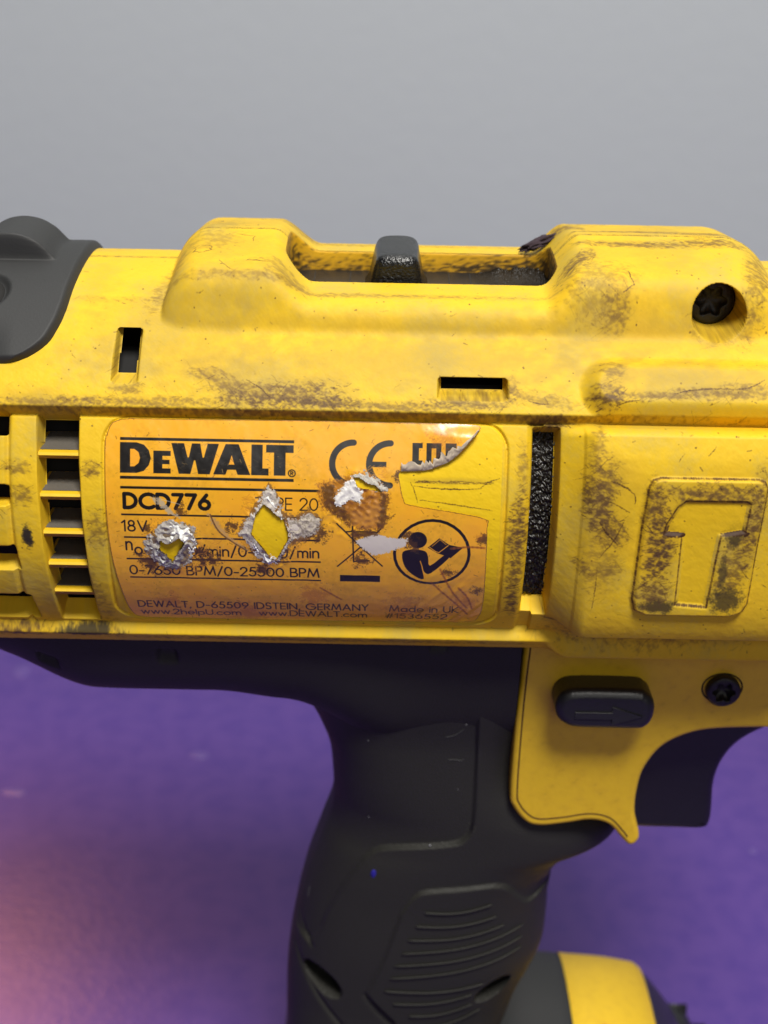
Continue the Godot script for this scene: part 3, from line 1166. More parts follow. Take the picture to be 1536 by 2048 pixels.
# =================================================================== slider, screws, button, trigger
func make_controls() -> void:
	# speed slider in the top recess
	var plate := PackedVector2Array([Vector2(-15.4, 24.5), Vector2(-15.4, 27.7), Vector2(25, 27.7), Vector2(25, 24.5)])
	var o := put("slider_plate", slab(plate, -8.6, 8.6, 0.1), black_plastic)
	for x in [-11.5, -6.0, 9.3, 12.6, 18.0]:
		var tick := PackedVector2Array([Vector2(x, 27.6), Vector2(x, 27.76), Vector2(x + 0.14, 27.76), Vector2(x + 0.14, 27.6)])
		put("tick", slab(tick, -7.5, 7.5, 0.02), grey_rubber, o)
	var orange := mat(Color(0.85, 0.45, 0.06), 0.6)
	for q in [[15.2, 18.4, 5.2, 5.7], [15.2, 15.8, 5.7, 7.4], [18.0, 21.6, 6.0, 6.5], [19.4, 19.9, 6.5, 7.6], [16.4, 18.6, 6.9, 7.3]]:
		put("mark", slab(PackedVector2Array([Vector2(q[0], 27.65), Vector2(q[0], 27.8), Vector2(q[1], 27.8), Vector2(q[1], 27.65)]), q[2], q[3], 0.02), orange, o)
	var knob := curve(pts("-3.4,26.5 -2.9,28.8 -2.4,31.4 -1.9,33.2 -1.2,34.0 0.2,34.3 2.4,34.3 3.7,34.0 4.4,33.2 4.8,31.4 5.3,28.8 5.8,26.5"), 4)
	var shiny := with_grain(mat(Color(0.085, 0.087, 0.092), 0.27), 0.05, 9.0, 70.0, 0.6)
	put("slider_knob", slab(knob, -6.0, 6.9, 1.5, Transform3D.IDENTITY, 8), shiny)
	# grime heaped at the front end of the recess
	var p := PackedVector3Array()
	for j in 24:
		for i in 60:
			var x := lerpf(13.5, 24.9, i / 59.0)
			var t := j / 23.0
			var hgt := ss(13.5, 19, x) * (0.9 + 0.9 * grain.get_noise_2d(x * 0.45, 3.0) + 0.4 * grain.get_noise_2d(x * 1.2, t * 5.0)) * pow(1.0 - t, 1.5)
			p.append(P(x, 27.72 + maxf(0.0, hgt) + 0.25 * grain.get_noise_2d(x * 2.2, t * 14.0) * (1.0 - t), lerpf(-8.35, -2.5, t)))
	put("grime", grid(60, 24, p), with_grain(mat(Color(0.10, 0.085, 0.065), 0.30), 0.08, 9.0, 90.0, 0.7))
	screw(Vector3(46.6, 29.7, 10.6), 3.55)
	# lower screw, in a socket ring
	var ring := PackedVector3Array()
	for j in 5:
		for i in 41:
			var t := TAU * i / 40.0
			var rr: float = [3.35, 3.2, 3.1, 2.9, 2.75][j]
			var zz: float = [16.50, 16.62, 16.6, 16.2, 15.2][j]
			ring.append(P(54.7 + cos(t) * rr, -32.6 + sin(t) * rr * 0.85, zz))
	put("screw_socket", grid(41, 5, ring, PackedVector2Array(), PackedByteArray(), PackedColorArray(), true), mat(Color(0.15, 0.10, 0.03), 0.8))
	screw(Vector3(54.7, -32.6, 17.66), 2.75)
	# direction button, arrow moulded on its face
	var face := curve(pts("27.5,-32.4 27.9,-30.6 29.0,-29.5 30.8,-29.1 35,-29.0 40.4,-29.1 41.9,-29.7 42.9,-30.9 43.2,-32.6 42.8,-34.5 41.7,-35.7 40.0,-36.0 35,-36.0 31.0,-35.9 29.2,-35.3 28.0,-34.2"), 5)
	var btn := put("direction_button", slab(face, 10, 22.6, 1.5, Transform3D(Basis(Vector3(1, 0, 0), -0.10), Vector3(0, -3.5, -3.4)), 8), black_plastic)
	var arrow := pts("30.6,-33.0 36.4,-33.0 36.4,-32.0 41.2,-33.6 36.4,-35.2 36.4,-34.2 30.6,-34.2")
	put("arrow", slab(arrow, 22.2, 22.86, 0.10, Transform3D(Basis(Vector3(1, 0, 0), -0.10), Vector3(0, -3.15, -3.4)), 2), with_grain(mat(Color(0.115, 0.115, 0.12), 0.42), 0.03, 5.0, 90.0, 0.3), btn)
	# trigger
	var tr := curve(pts("72,-44.5 66.2,-46.2 61.8,-49.2 59.4,-53.0 58.4,-57.7 58.6,-62.5 58.7,-66.2 57.6,-68.0 52,-68.1 44,-67.8 40,-66 40,-44 50,-36 72,-36"), 5)
	put("trigger", slab(tr, -8, 8, 1.6, Transform3D.IDENTITY, 6), black_plastic)


func screw(at: Vector3, rad: float) -> void:
	# head with a six-lobed drive
	var p := PackedVector3Array()
	var rings := [[rad, -0.9], [rad, 0.0], [rad * 0.86, 0.28], [rad * 0.62, 0.36], [rad * 0.58, 0.2], [rad * 0.5, -1.0], [0.02, -1.1]]
	for j in rings.size():
		for i in 73:
			var t := TAU * i / 72.0
			var r: float = rings[j][0]
			if j >= 3 and j < 6:
				r *= 1.0 + 0.15 * cos(6.0 * t)
			p.append(P(at.x + cos(t) * r, at.y + sin(t) * r, at.z + rings[j][1]))
	var steel := with_grain(mat(Color(0.085, 0.075, 0.065), 0.5), 0.05, 6.0, 90.0, 0.4)
	steel.metallic = 0.0
	put("screw", grid(73, rings.size(), p, PackedVector2Array(), PackedByteArray(), PackedColorArray(), false), steel)


# =================================================================== sticker
const LX0 := -39.2
const LA0 := -18.4
const LT := 19.0
const LW := 1026
const LH := 682
var ink := Color(0.095, 0.085, 0.075)


func on_label(x: float, a: float, up: float) -> Vector3:
	var f := a / 30.0
	return Vector3(x, (29.95 + up) * sin(f), (29.95 + up) * cos(f))


func lbl_fill(v: PackedVector2Array, c: Color, k := 1.0, soft := 0.03, rough := 0.0) -> void:
	var lo := v[0]
	var hi := v[0]
	for q in v:
		lo = lo.min(q)
		hi = hi.max(q)
	var g := rough + 0.1
	for iy in range(maxi(0, int((lo.y - g - LA0) * LT)), mini(LH, int((hi.y + g - LA0) * LT) + 1)):
		for ix in range(maxi(0, int((lo.x - g - LX0) * LT)), mini(LW, int((hi.x + g - LX0) * LT) + 1)):
			var q := Vector2(LX0 + (ix + .5) / LT, LA0 + (iy + .5) / LT)
			var d := sd_poly(q, v)
			if rough > 0.0:
				d += rough * (grain.get_noise_2d(q.x * 1.6, q.y * 1.6) + 0.6 * grain.get_noise_2d(q.x * 5.0, q.y * 5.0))
			var t := k * clampf(0.5 - d / (2.0 * soft), 0, 1)
			if t > 0.0:
				var was := pic.get_pixel(ix, iy)
				var now := was.lerp(c, t)
				now.a = was.a
				pic.set_pixel(ix, iy, now)


func lbl_stroke(v: PackedVector2Array, w: float, c: Color, k := 1.0) -> void:
	for i in v.size() - 1:
		var lo := v[i].min(v[i + 1]) - Vector2.ONE * (w + 0.1)
		var hi := v[i].max(v[i + 1]) + Vector2.ONE * (w + 0.1)
		for iy in range(maxi(0, int((lo.y - LA0) * LT)), mini(LH, int((hi.y - LA0) * LT) + 1)):
			for ix in range(maxi(0, int((lo.x - LX0) * LT)), mini(LW, int((hi.x - LX0) * LT) + 1)):
				var q := Vector2(LX0 + (ix + .5) / LT, LA0 + (iy + .5) / LT)
				var d := Geometry2D.get_closest_point_to_segment(q, v[i], v[i + 1]).distance_to(q) - w * 0.5
				var t := k * clampf(0.5 - d * LT * 0.8, 0, 1)
				if t > 0.0:
					var was := pic.get_pixel(ix, iy)
					var now := was.lerp(c, t)
					now.a = was.a
					pic.set_pixel(ix, iy, now)


func lbl_cut(v: PackedVector2Array, rough: float) -> void:   # torn away: the sheet is missing here
	var lo := v[0]
	var hi := v[0]
	for q in v:
		lo = lo.min(q)
		hi = hi.max(q)
	for iy in range(int((lo.y - 0.6 - LA0) * LT), int((hi.y + 0.6 - LA0) * LT)):
		for ix in range(int((lo.x - 0.6 - LX0) * LT), int((hi.x + 0.6 - LX0) * LT)):
			var q := Vector2(LX0 + (ix + .5) / LT, LA0 + (iy + .5) / LT)
			var d := sd_poly(q, v) + rough * (grain.get_noise_2d(q.x * 1.8, q.y * 1.8) + 0.5 * grain.get_noise_2d(q.x * 6.0, q.y * 6.0))
			if d < 0.0:
				var c := pic.get_pixel(ix, iy)
				c.a = 0.0
				pic.set_pixel(ix, iy, c)
			elif d < 0.12:
				var c := pic.get_pixel(ix, iy).lerp(Color(0.45, 0.33, 0.16), 0.7 * (1.0 - d / 0.12))
				c.a = pic.get_pixel(ix, iy).a
				pic.set_pixel(ix, iy, c)


# Geometric sans letters: strokes in a box one unit high. "l" line through points, "o" arc: centre, radii, from, to.
const LETTERS := {
	"A": [.78, "l 0 0 .39 1 .78 0", "l .14 .33 .64 .33"], "B": [.56, "l 0 0 0 1", "l 0 1 .26 1", "o .26 .76 .22 .24 90 -90", "l 0 .52 .28 .52", "o .28 .26 .28 .26 90 -90", "l .28 0 0 0"],
	"D": [.70, "l 0 0 0 1 .22 1", "o .22 .5 .48 .5 90 -90", "l .22 0 0 0"], "C": [.78, "o .5 .5 .5 .5 50 310"], "E": [.46, "l .46 1 0 1 0 0 .46 0", "l 0 .5 .42 .5"],
	"G": [.98, "o .5 .5 .5 .5 42 360", "l 1 .5 .56 .5"], "I": [0., "l 0 0 0 1"], "K": [.58, "l 0 0 0 1", "l .54 1 0 .46 .58 0"], "L": [.42, "l 0 1 0 0 .42 0"], "M": [.92, "l 0 0 .14 1 .46 .12 .78 1 .92 0"],
	"N": [.72, "l 0 0 0 1 .72 0 .72 1"], "P": [.50, "l 0 0 0 1 .24 1", "o .24 .74 .26 .26 90 -90", "l .24 .48 0 .48"], "R": [.52, "l 0 0 0 1 .24 1", "o .24 .75 .25 .25 90 -90", "l .24 .5 0 .5", "l .2 .5 .52 0"],
	"S": [.50, "o .25 .75 .23 .25 30 260", "o .25 .25 .25 .26 80 -150"], "T": [.56, "l 0 1 .56 1", "l .28 1 .28 0"], "U": [.62, "l 0 1 0 .31", "o .31 .31 .31 .31 180 360", "l .62 .31 .62 1"], "V": [.66, "l 0 1 .33 0 .66 1"],
	"W": [1.0, "l 0 1 .25 0 .5 1 .75 0 1 1"], "Y": [.62, "l 0 1 .31 .5 .62 1", "l .31 .5 .31 0"],
	"0": [.60, "o .30 .5 .30 .5 0 360"], "1": [.22, "l 0 .8 .22 1 .22 0"], "2": [.54, "o .27 .73 .26 .27 170 -35", "l .49 .58 0 0 .54 0"], "3": [.5, "o .25 .75 .22 .25 150 -90", "o .25 .26 .25 .26 90 -150"],
	"5": [.54, "l .5 1 .16 1 .08 .56", "o .25 .32 .28 .32 130 -150"], "6": [.58, "o .29 .30 .29 .30 0 360", "l .42 1 .05 .46"], "7": [.54, "l 0 1 .54 1 .14 0"], "8": [.52, "o .26 .76 .21 .24 0 360", "o .26 .26 .26 .26 0 360"],
	"9": [.58, "o .29 .70 .29 .30 0 360", "l .16 0 .53 .54"], "/": [.42, "l 0 -.12 .42 1.05"], "-": [.34, "l 0 .38 .34 .38"], ".": [0., "l 0 0 0 .03"], ",": [.06, "l .06 .04 0 -.16"], "#": [.6, "l .1 0 .3 1", "l .36 0 .56 1", "l 0 .34 .6 .34", "l 0 .66 .6 .66"],
	"a": [.56, "o .28 .31 .28 .31 0 360", "l .56 .62 .56 0"], "c": [.48, "o .29 .31 .29 .31 45 315"], "d": [.56, "o .28 .31 .28 .31 0 360", "l .56 1 .56 0"], "e": [.58, "o .29 .31 .29 .31 0 315", "l .02 .31 .58 .31"], "h": [.46, "l 0 1 0 0", "o .23 .39 .23 .23 180 0", "l .46 .39 .46 0"],
	"i": [0., "l 0 0 0 .62", "l 0 .84 0 .87"], "l": [0., "l 0 0 0 1"], "m": [.80, "l 0 .62 0 0", "o .2 .42 .2 .2 180 0", "l .4 .42 .4 0", "o .6 .42 .2 .2 180 0", "l .8 .42 .8 0"], "n": [.46, "l 0 .62 0 0", "o .23 .39 .23 .23 180 0", "l .46 .39 .46 0"],
	"o": [.60, "o .30 .31 .30 .31 0 360"], "p": [.56, "o .28 .31 .28 .31 0 360", "l 0 .62 0 -.35"], "w": [.76, "l 0 .62 .19 0 .38 .62 .57 0 .76 .62"], " ": [.22],
}


func glyph(ch: String) -> Array:   # its strokes as lists of points
	var out := []
	var g: Array = LETTERS[ch]
	for s in g.slice(1):
		var f: PackedStringArray = s.split(" ", false)
		var v := PackedVector2Array()
		if f[0] == "l":
			for i in range(1, f.size(), 2):
				v.append(Vector2(float(f[i]), float(f[i + 1])))
		else:
			var n := 14
			for i in n + 1:
				var t := lerpf(float(f[5]), float(f[6]), float(i) / n) * K
				v.append(Vector2(float(f[1]) + float(f[3]) * cos(t), float(f[2]) + float(f[4]) * sin(t)))
		out.append(v)
	return out


func text_width(text: String, gap: float) -> float:
	var w := 0.0
	for ch in text:
		w += LETTERS[ch][0] + gap
	return w - gap


# One line of print between x0 and x1 with its baseline at a, letters h high.
func print_line(text: String, x0: float, x1: float, a: float, h: float, w: float, k := 1.0, gap := 0.2) -> void:
	var sx := (x1 - x0) / text_width(text, gap)
	var x := x0
	for ch in text:
		for v in glyph(ch):
			var q := PackedVector2Array()
			for c in v:
				q.append(Vector2(x + c.x * sx, a + c.y * h))
			lbl_stroke(q, w, ink, k)
		x += (LETTERS[ch][0] + gap) * sx


func box(x0: float, a0: float, x1: float, a1: float) -> PackedVector2Array:
	return PackedVector2Array([Vector2(x0, a0), Vector2(x1, a0), Vector2(x1, a1), Vector2(x0, a1)])


func arc(cx: float, ca: float, r: float, d0: float, d1: float) -> PackedVector2Array:
	var v := PackedVector2Array()
	for i in 33:
		var t := lerpf(d0, d1, i / 32.0) * K
		v.append(Vector2(cx + r * cos(t), ca + r * sin(t)))
	return v


func print_label() -> ImageTexture:
	var n1 := FastNoiseLite.new()
	n1.seed = 31
	n1.frequency = 0.007
	n1.fractal_octaves = 4
	var blot := n1.get_image(LW, LH).get_data()
	n1.seed = 32
	n1.frequency = 0.06
	var fine := n1.get_image(LW, LH).get_data()
	var bytes := PackedByteArray()
	bytes.resize(LW * LH * 4)
	for i in LW * LH:
		var b := (blot[i] - 128) / 128.0
		var g := (fine[i] - 128) / 128.0
		var film := clampf(b * 0.8 + g * 0.4 - 0.1, 0, 1) * 0.35
		bytes[i * 4] = int(clampf(236.0 * (1.0 - film * 0.3), 0, 255))
		bytes[i * 4 + 1] = int(clampf(171.0 * (1.0 - film * 0.4) + b * 5.0, 0, 255))
		bytes[i * 4 + 2] = int(clampf(38.0 * (1.0 - film * 0.3), 0, 255))
		bytes[i * 4 + 3] = 255
	pic = Image.create_from_data(LW, LH, false, Image.FORMAT_RGBA8, bytes)

	# maker's mark
	lbl_fill(box(-36.9, 13.55, -12.7, 13.95), ink)
	lbl_fill(box(-36.9, 8.15, -12.7, 8.55), ink)
	var y0 := 9.0
	var y1 := 13.25
	for v in ["-36.9,9 -34.6,9 -33.6,9.3 -32.9,10.1 -32.6,11.1 -32.9,12.2 -33.6,12.95 -34.6,13.25 -36.9,13.25",
		"-32.25,9 -29.85,9 -29.85,9.7 -31.0,9.7 -31.0,10.3 -30.0,10.3 -30.0,10.9 -31.0,10.9 -31.0,11.45 -29.85,11.45 -29.85,12.15 -32.25,12.15",
		"-29.75,13.25 -28.0,13.25 -27.5,11.3 -27.3,11.3 -26.9,13.25 -25.75,13.25 -25.4,11.3 -25.2,11.3 -24.7,13.25 -23.15,13.25 -24.4,9 -26.0,9 -26.4,10.9 -26.6,10.9 -27.1,9 -28.7,9",
		"-23.9,9 -22.2,9 -21.95,9.7 -20.75,9.7 -20.5,9 -18.75,9 -20.4,13.25 -22.2,13.25",
		"-18.6,9 -16.2,9 -16.2,9.95 -17.05,9.95 -17.05,13.25 -18.6,13.25",
		"-16.55,13.25 -12.75,13.25 -12.75,12.2 -13.85,12.2 -13.85,9 -15.45,9 -15.45,12.2 -16.55,12.2"]:
		lbl_fill(pts(v), ink)
	var ground := Color(0.93, 0.64, 0.15)
	lbl_fill(pts("-35.5,9.9 -34.9,9.9 -34.3,10.4 -34.1,11.1 -34.3,11.9 -34.9,12.35 -35.5,12.35"), ground)
	lbl_fill(pts("-21.75,10.4 -20.95,10.4 -21.35,11.75"), ground)
	lbl_stroke(arc(-12.95, 9.35, 0.48, 0, 360), 0.13, ink)
	print_line("R", -13.12, -12.8, 9.1, 0.5, 0.10)
	lbl_fill(box(-36.9, 6.75, -9.0, 7.1), ink)
	# technical lines
	print_line("DCD776", -36.4, -24.5, 4.0, 2.0, 0.52, 1.0, 0.26)
	print_line("TYPE 20", -18.0, -9.3, 4.1, 1.7, 0.17)
	lbl_fill(box(-36.9, 2.85, -9.0, 3.1), ink)
	print_line("18V", -36.9, -33.4, 0.45, 1.6, 0.22, 1.0, 0.24)
	lbl_fill(box(-36.7, -0.65, -9.0, -0.4), ink)
	print_line("n", -36.5, -35.7, -2.6, 2.1, 0.24)
	print_line("o", -35.3, -34.3, -3.3, 1.8, 0.24)
	print_line("0-500/min/0-1500/min", -32.6, -9.2, -3.4, 1.75, 0.22, 1.0, 0.22)
	lbl_fill(box(-36.6, -4.25, -8.9, -4.0), ink)
	print_line("0-7650 BPM/0-25500 BPM", -36.3, -9.2, -6.9, 1.55, 0.22, 1.0, 0.2)
	lbl_fill(box(-36.4, -7.65, -8.9, -7.4), ink)
	print_line("DEWALT, D-65509 IDSTEIN, GERMANY", -35.9, -2.1, -14.2, 1.5, 0.20, 0.9, 0.24)
	print_line("www.2helpU.com", -35.7, -21.0, -16.2, 1.45, 0.18, 0.85, 0.2)
	print_line("www.DEWALT.com", -18.2, -2.3, -16.1, 1.45, 0.18, 0.85, 0.2)
	print_line("Made in UK", 1.1, 11.2, -14.3, 1.5, 0.20, 0.72, 0.22)
	print_line("#1536552", 0.6, 9.6, -16.2, 1.35, 0.18, 0.72, 0.22)
	# approval marks
	var grey_ink := Color(0.17, 0.16, 0.15)
	lbl_stroke(arc(-4.4, 10.85, 2.95, 90, 270), 0.85, grey_ink)
	lbl_stroke(arc(0.75, 10.85, 2.95, 90, 270), 0.85, grey_ink)
	lbl_fill(box(-2.2, 10.45, 0.2, 11.2), grey_ink)
	for q in [[3.8, 11.2, 4.7, 13.9], [3.8, 13.2, 5.2, 13.9], [5.75, 11.0, 6.45, 13.9], [7.1, 11.0, 7.8, 13.9], [5.75, 13.2, 7.8, 13.9], [8.4, 11.0, 9.1, 13.9], [8.4, 13.2, 9.9, 13.9], [3.8, 10.9, 5.2, 11.5]]:
		lbl_fill(box(q[0], q[1], q[2], q[3]), grey_ink)
	# crossed bin
	lbl_stroke(pts("-6.6,2.2 -0.1,-4.6"), 0.2, ink)
	lbl_stroke(pts("-0.4,1.5 -6.5,-4.8"), 0.2, ink)
	lbl_stroke(pts("-4.4,1.8 -4.2,-3.9 -2.0,-3.7"), 0.2, ink)
	lbl_stroke(pts("-5.2,1.0 -1.2,1.0"), 0.2, ink)
	lbl_fill(box(-6.15, -7.6, -0.4, -6.4), ink)
	# reader in a ring
	lbl_stroke(arc(6.9, -2.35, 5.3, 0, 360), 0.42, ink)
	lbl_fill(arc(4.85, -0.15, 1.3, 0, 360), ink)
	lbl_fill(curve(pts("2.8,-2.1 4.1,-1.7 5.9,-1.9 6.4,-2.9 6.7,-4.4 8.6,-2.6 9.3,-2.6 9.2,-3.2 6.9,-5.7 6.0,-5.6 5.5,-4.6 5.9,-6.8 4.7,-6.4 3.4,-5.1 2.8,-3.6"), 3), ink)
	lbl_fill(pts("6.3,-1.3 7.9,0.2 9.3,-0.8 11.3,-1.2 9.6,-3.0 8.8,-2.6 7.7,-2.2"), ink)
	lbl_stroke(pts("9.2,-0.9 7.9,-2.1 7.4,-1.9 6.5,-1.2"), 0.12, ground)
	lbl_stroke(pts("6.9,-1.1 8.0,-0.0 8.9,-0.8"), 0.08, ground)
	lbl_stroke(pts("5.3,-3.6 5.6,-4.6 6.0,-6.6"), 0.14, ground)

	# wear: scraped print, dirt, creases, bared paper
	for i in 900:
		var x := rnd.randf_range(LX0, 14.5)
		var a := rnd.randf_range(LA0, 16.5)
		var t := rnd.randf() * TAU
		var l := rnd.randf_range(.05, .8) * rnd.randf()
		lbl_stroke(PackedVector2Array([Vector2(x, a), Vector2(x + cos(t) * l, a + sin(t) * l)]), rnd.randf_range(.06, .13), Color(0.33, 0.22, 0.09) if i % 3 else Color(0.90, 0.74, 0.42), rnd.randf_range(.15, .55))
	for i in 130:     # scuffs through the black of the letters
		var x := rnd.randf_range(-37, -12)
		var a := rnd.randf_range(8.5, 13.5)
		var t := rnd.randf_range(-.8, .8)
		var l := rnd.randf_range(.1, .9)
		lbl_stroke(PackedVector2Array([Vector2(x, a), Vector2(x + cos(t) * l, a + sin(t) * l)]), .09, Color(0.42, 0.36, 0.26), rnd.randf_range(.1, .4))
	for q in [[-33.0, -4.5, 3.4], [-25.8, -3.8, 2.6], [-30.0, -1.5, 5.0], [-16.5, -1.0, 4.8], [-11.5, 1.0, 3.0], [-4.5, 4.5, 4.2], [-2.0, -0.5, 3.2], [4.0, -1.0, 2.0], [-28.5, 4.0, 1.6], [-21.5, 1.5, 1.6], [3.0, 9.0, 1.2], [9.5, -5.5, 1.5], [-24.5, -4.2, 2.2], [-26.0, -3.0, 2.2], [-33.2, 0.8, 1.6], [-17.4, -5.6, 1.8], [-9.0, 0.5, 2.2], [-0.5, 3.5, 2.4], [-3.0, -3.9, 2.0], [3.4, 0.4, 1.4], [1.8, 9.2, 1.2], [14.2, 0.0, 1.6], [13.6, -9.0, 1.6]]:
		stain(q[0], q[1], q[2], Color(0.30, 0.20, 0.10), 0.85)
	for q in [[-31, -12.5, 3.], [-10, -11, 4.], [3, -13, 5.], [12, -12, 3.], [-20, -16, 6.], [8, 14.5, 3.5], [13.5, 0.5, 1.0]]:
		stain(q[0], q[1], q[2], Color(0.62, 0.33, 0.12), 0.33)
	for v in ["7.0,-7.5 9.5,-10.5 11.5,-13.0 12.6,-14.6", "8.2,-5.0 10.2,-9.5 12.4,-13", "11.0,-8.5 12.4,-10.6 13.2,-13.2", "9.6,-1.4 12.0,-1.1 14.3,-1.2", "-9.0,-9.0 -6,-11.5"]:
		lbl_stroke(curve(pts(v), 4, false), 0.42, Color(0.66, 0.36, 0.12), 0.4)
		lbl_stroke(curve(pts(v), 4, false), 0.14, Color(0.42, 0.25, 0.10), 0.5)
	for q in [[-26.0, -2.2, 3.0, 1.6], [-15.5, -2.5, 3.4, 1.6], [-18.5, 4.8, 1.6, 1.0], [6.5, -13.6, 4.5, 1.0], [4.0, -15.6, 3.0, .8], [-29, -5.8, 3, .8], [-1.5, 9.8, 1.4, .8]]:
		for k in 46:
			var t := rnd.randf_range(-.9, .9)
			var o := Vector2(q[0] + rnd.randf_range(-1, 1) * q[2], q[1] + rnd.randf_range(-1, 1) * q[3])
			lbl_stroke(PackedVector2Array([o, o + Vector2(cos(t), sin(t)) * rnd.randf_range(.2, 1.0)]), rnd.randf_range(.06, .16), Color(0.83, 0.56, 0.16), rnd.randf_range(.3, .9))
	# scraped down to the white paper
	var paper := Color(0.80, 0.77, 0.74)
	var brown := Color(0.36, 0.24, 0.11)
	lbl_fill(pts("-9.4,8 -8.3,8.2 -5.3,9 -2.7,9.9 0.4,7.5 .7,6.2 .1,1.6 -2.5,1.2 -4.5,1.9 -6.3,3.3 -8.7,4.4 -9.2,6"), Color(0.66, 0.42, 0.13), 0.8, 0.25, 0.7)
	lbl_fill(pts("-8.8,7.6 -7.2,7.9 -6.6,5.6 -4.9,3.6 -4.1,2.0 -6.2,3.2 -8.4,4.8"), brown, 0.85, 0.2, 0.7)
	lbl_fill(pts("-4.7,4.6 -2.8,3.6 -1.6,5.6 -0.2,6.4 -0.3,2.2 -2.2,1.5 -4.4,2.2"), Color(0.72, 0.50, 0.22), 0.8, 0.2, 0.7)
	lbl_fill(pts("-0.5,6.8 0.5,6.6 0.2,1.8 -0.9,1.4 -0.5,4.2"), brown, 0.8, 0.2, 0.5)
	lbl_fill(pts("-6.7,5.1 -6.9,6 -6.1,7.2 -4.8,8.8 -4.2,8.8 -3,6.1 -3.5,5.2 -5.2,6.1 -5.9,4.9"), paper, 1.0, 0.1, 0.35)
	lbl_fill(pts("-4.1,-.5 -3,.1 -1.2,.8 .6,.2 3.4,0 3.2,-1.1 .6,-2.3 -1.6,-2.8 -2.5,-2"), paper, 1.0, 0.05, 0.3)
	lbl_fill(pts("-4.5,1.2 -1.6,1.2 -1.0,0.6 -3.0,0.2 -4.3,-0.4"), brown, 0.9, 0.15, 0.5)
	for v in ["-16.1,7.9 -14.8,6.4 -14,3.8 -12.5,3.2 -10.6,4.3 -8.7,3 -9,.7 -10.9,-.5 -13.2,-1.3 -14.7,-3.8 -16.9,-4.4 -18.6,-2.6 -18.9,-1.4 -20.6,.2 -20.1,1.9 -18.8,3.5 -17.6,5.7"]:
		lbl_fill(pts(v), Color(0.50, 0.36, 0.20), 0.9, 0.15, 0.5)
	lbl_fill(pts("-13.6,2.9 -12.3,2.6 -10.6,3.6 -9.2,2.4 -9.4,1.0 -11,.2 -13.2,-.2"), paper, 0.95, 0.1, 0.6)
	lbl_fill(pts("-20.2,0.4 -19.4,2.4 -18.2,3.4 -17.8,1.6 -18.9,0.2 -18.2,-2.0 -19.2,-1.2"), paper, 0.95, 0.1, 0.5)
	lbl_fill(pts("-16.4,7.0 -15.3,6.0 -15.0,4.4 -16.6,5.2 -17.4,4.6"), paper, 0.9, 0.1, 0.4)
	lbl_fill(pts("-33.8,-1.2 -32.5,-.2 -31.5,1.6 -30.4,2.1 -28.1,1.7 -26.7,1.1 -26.6,-1.6 -27.5,-2.6 -27.6,-4.4 -29.6,-5.8 -31.1,-5.6 -33.1,-3.7 -33.9,-2.5"), Color(0.48, 0.42, 0.34), 0.95, 0.15, 0.6)
	lbl_fill(pts("-24.7,3.4 -23.5,2.3 -22.1,.2 -19,-2.4 -19.8,-2.2 -22.7,0 -24.3,1.8"), Color(0.76, 0.60, 0.38), 0.9, 0.1, 0.4)
	lbl_stroke(curve(pts("-24.4,3.2 -23.6,1.2 -22.4,-0.2 -19.4,-2.4"), 4, false), 0.22, brown, 0.7)
	lbl_fill(pts("-32.7,5.6 -31.4,5.4 -29.6,3.5 -28.6,2.6 -30.2,3.2 -31.8,4.6"), Color(0.74, 0.68, 0.58), 0.85, 0.1, 0.35)
	lbl_stroke(pts("-31.2,5.3 -28.6,4.6"), 0.1, paper, 0.7)
	# outer contour, then what is torn right away
	var big := pts("-60,-40 40,-40 40,40 -60,40")
	var sheet := curve(pts("-39.05,11.5 -38.7,14.6 -37.0,16.45 -30,16.6 -12,16.75 5,16.7 11.5,16.6 13.2,16.3 12.6,15.2 11.1,13.4 9.3,11.7 7.6,10.8 5.4,10.1 2.2,9.9 2.1,8.6 2.7,6.0 3.6,5.2 9.3,4.3 14.3,3.3 14.6,1.7 14.75,-5.9 14.75,-12.2 14.3,-15.3 13.0,-16.9 5,-17.2 -12,-17.5 -30,-17.4 -35.4,-17.3 -37.1,-15.8 -38.0,-10.3 -38.9,-1.1"), 3)
	for iy in LH:
		for ix in LW:
			var q := Vector2(LX0 + (ix + .5) / LT, LA0 + (iy + .5) / LT)
			if absf(q.x + 17.1) < 18.9 and absf(q.y) < 15.2 or absf(q.x - 7.5) < 6.5 and absf(q.y + 5.5) < 8.5 or absf(q.x - 3.0) < 4.0 and absf(q.y - 13.6) < 2.4:
				continue
			var d := sd_poly(q, sheet) + 0.06 * grain.get_noise_2d(q.x * 2.0, q.y * 2.0) * (1.0 if q.x > 1.0 else 0.3)
			if d > -0.12:
				var c := pic.get_pixel(ix, iy).lerp(Color(0.42, 0.27, 0.10), 0.6)
				c.a = 0.0 if d > 0.0 else 1.0
				pic.set_pixel(ix, iy, c)
	lbl_cut(hole_a, 0.22)
	lbl_cut(hole_b, 0.16)
	lbl_cut(hole_c, 0.14)
	return ImageTexture.create_from_image(pic)


var hole_a: PackedVector2Array
var hole_b: PackedVector2Array
var hole_c: PackedVector2Array


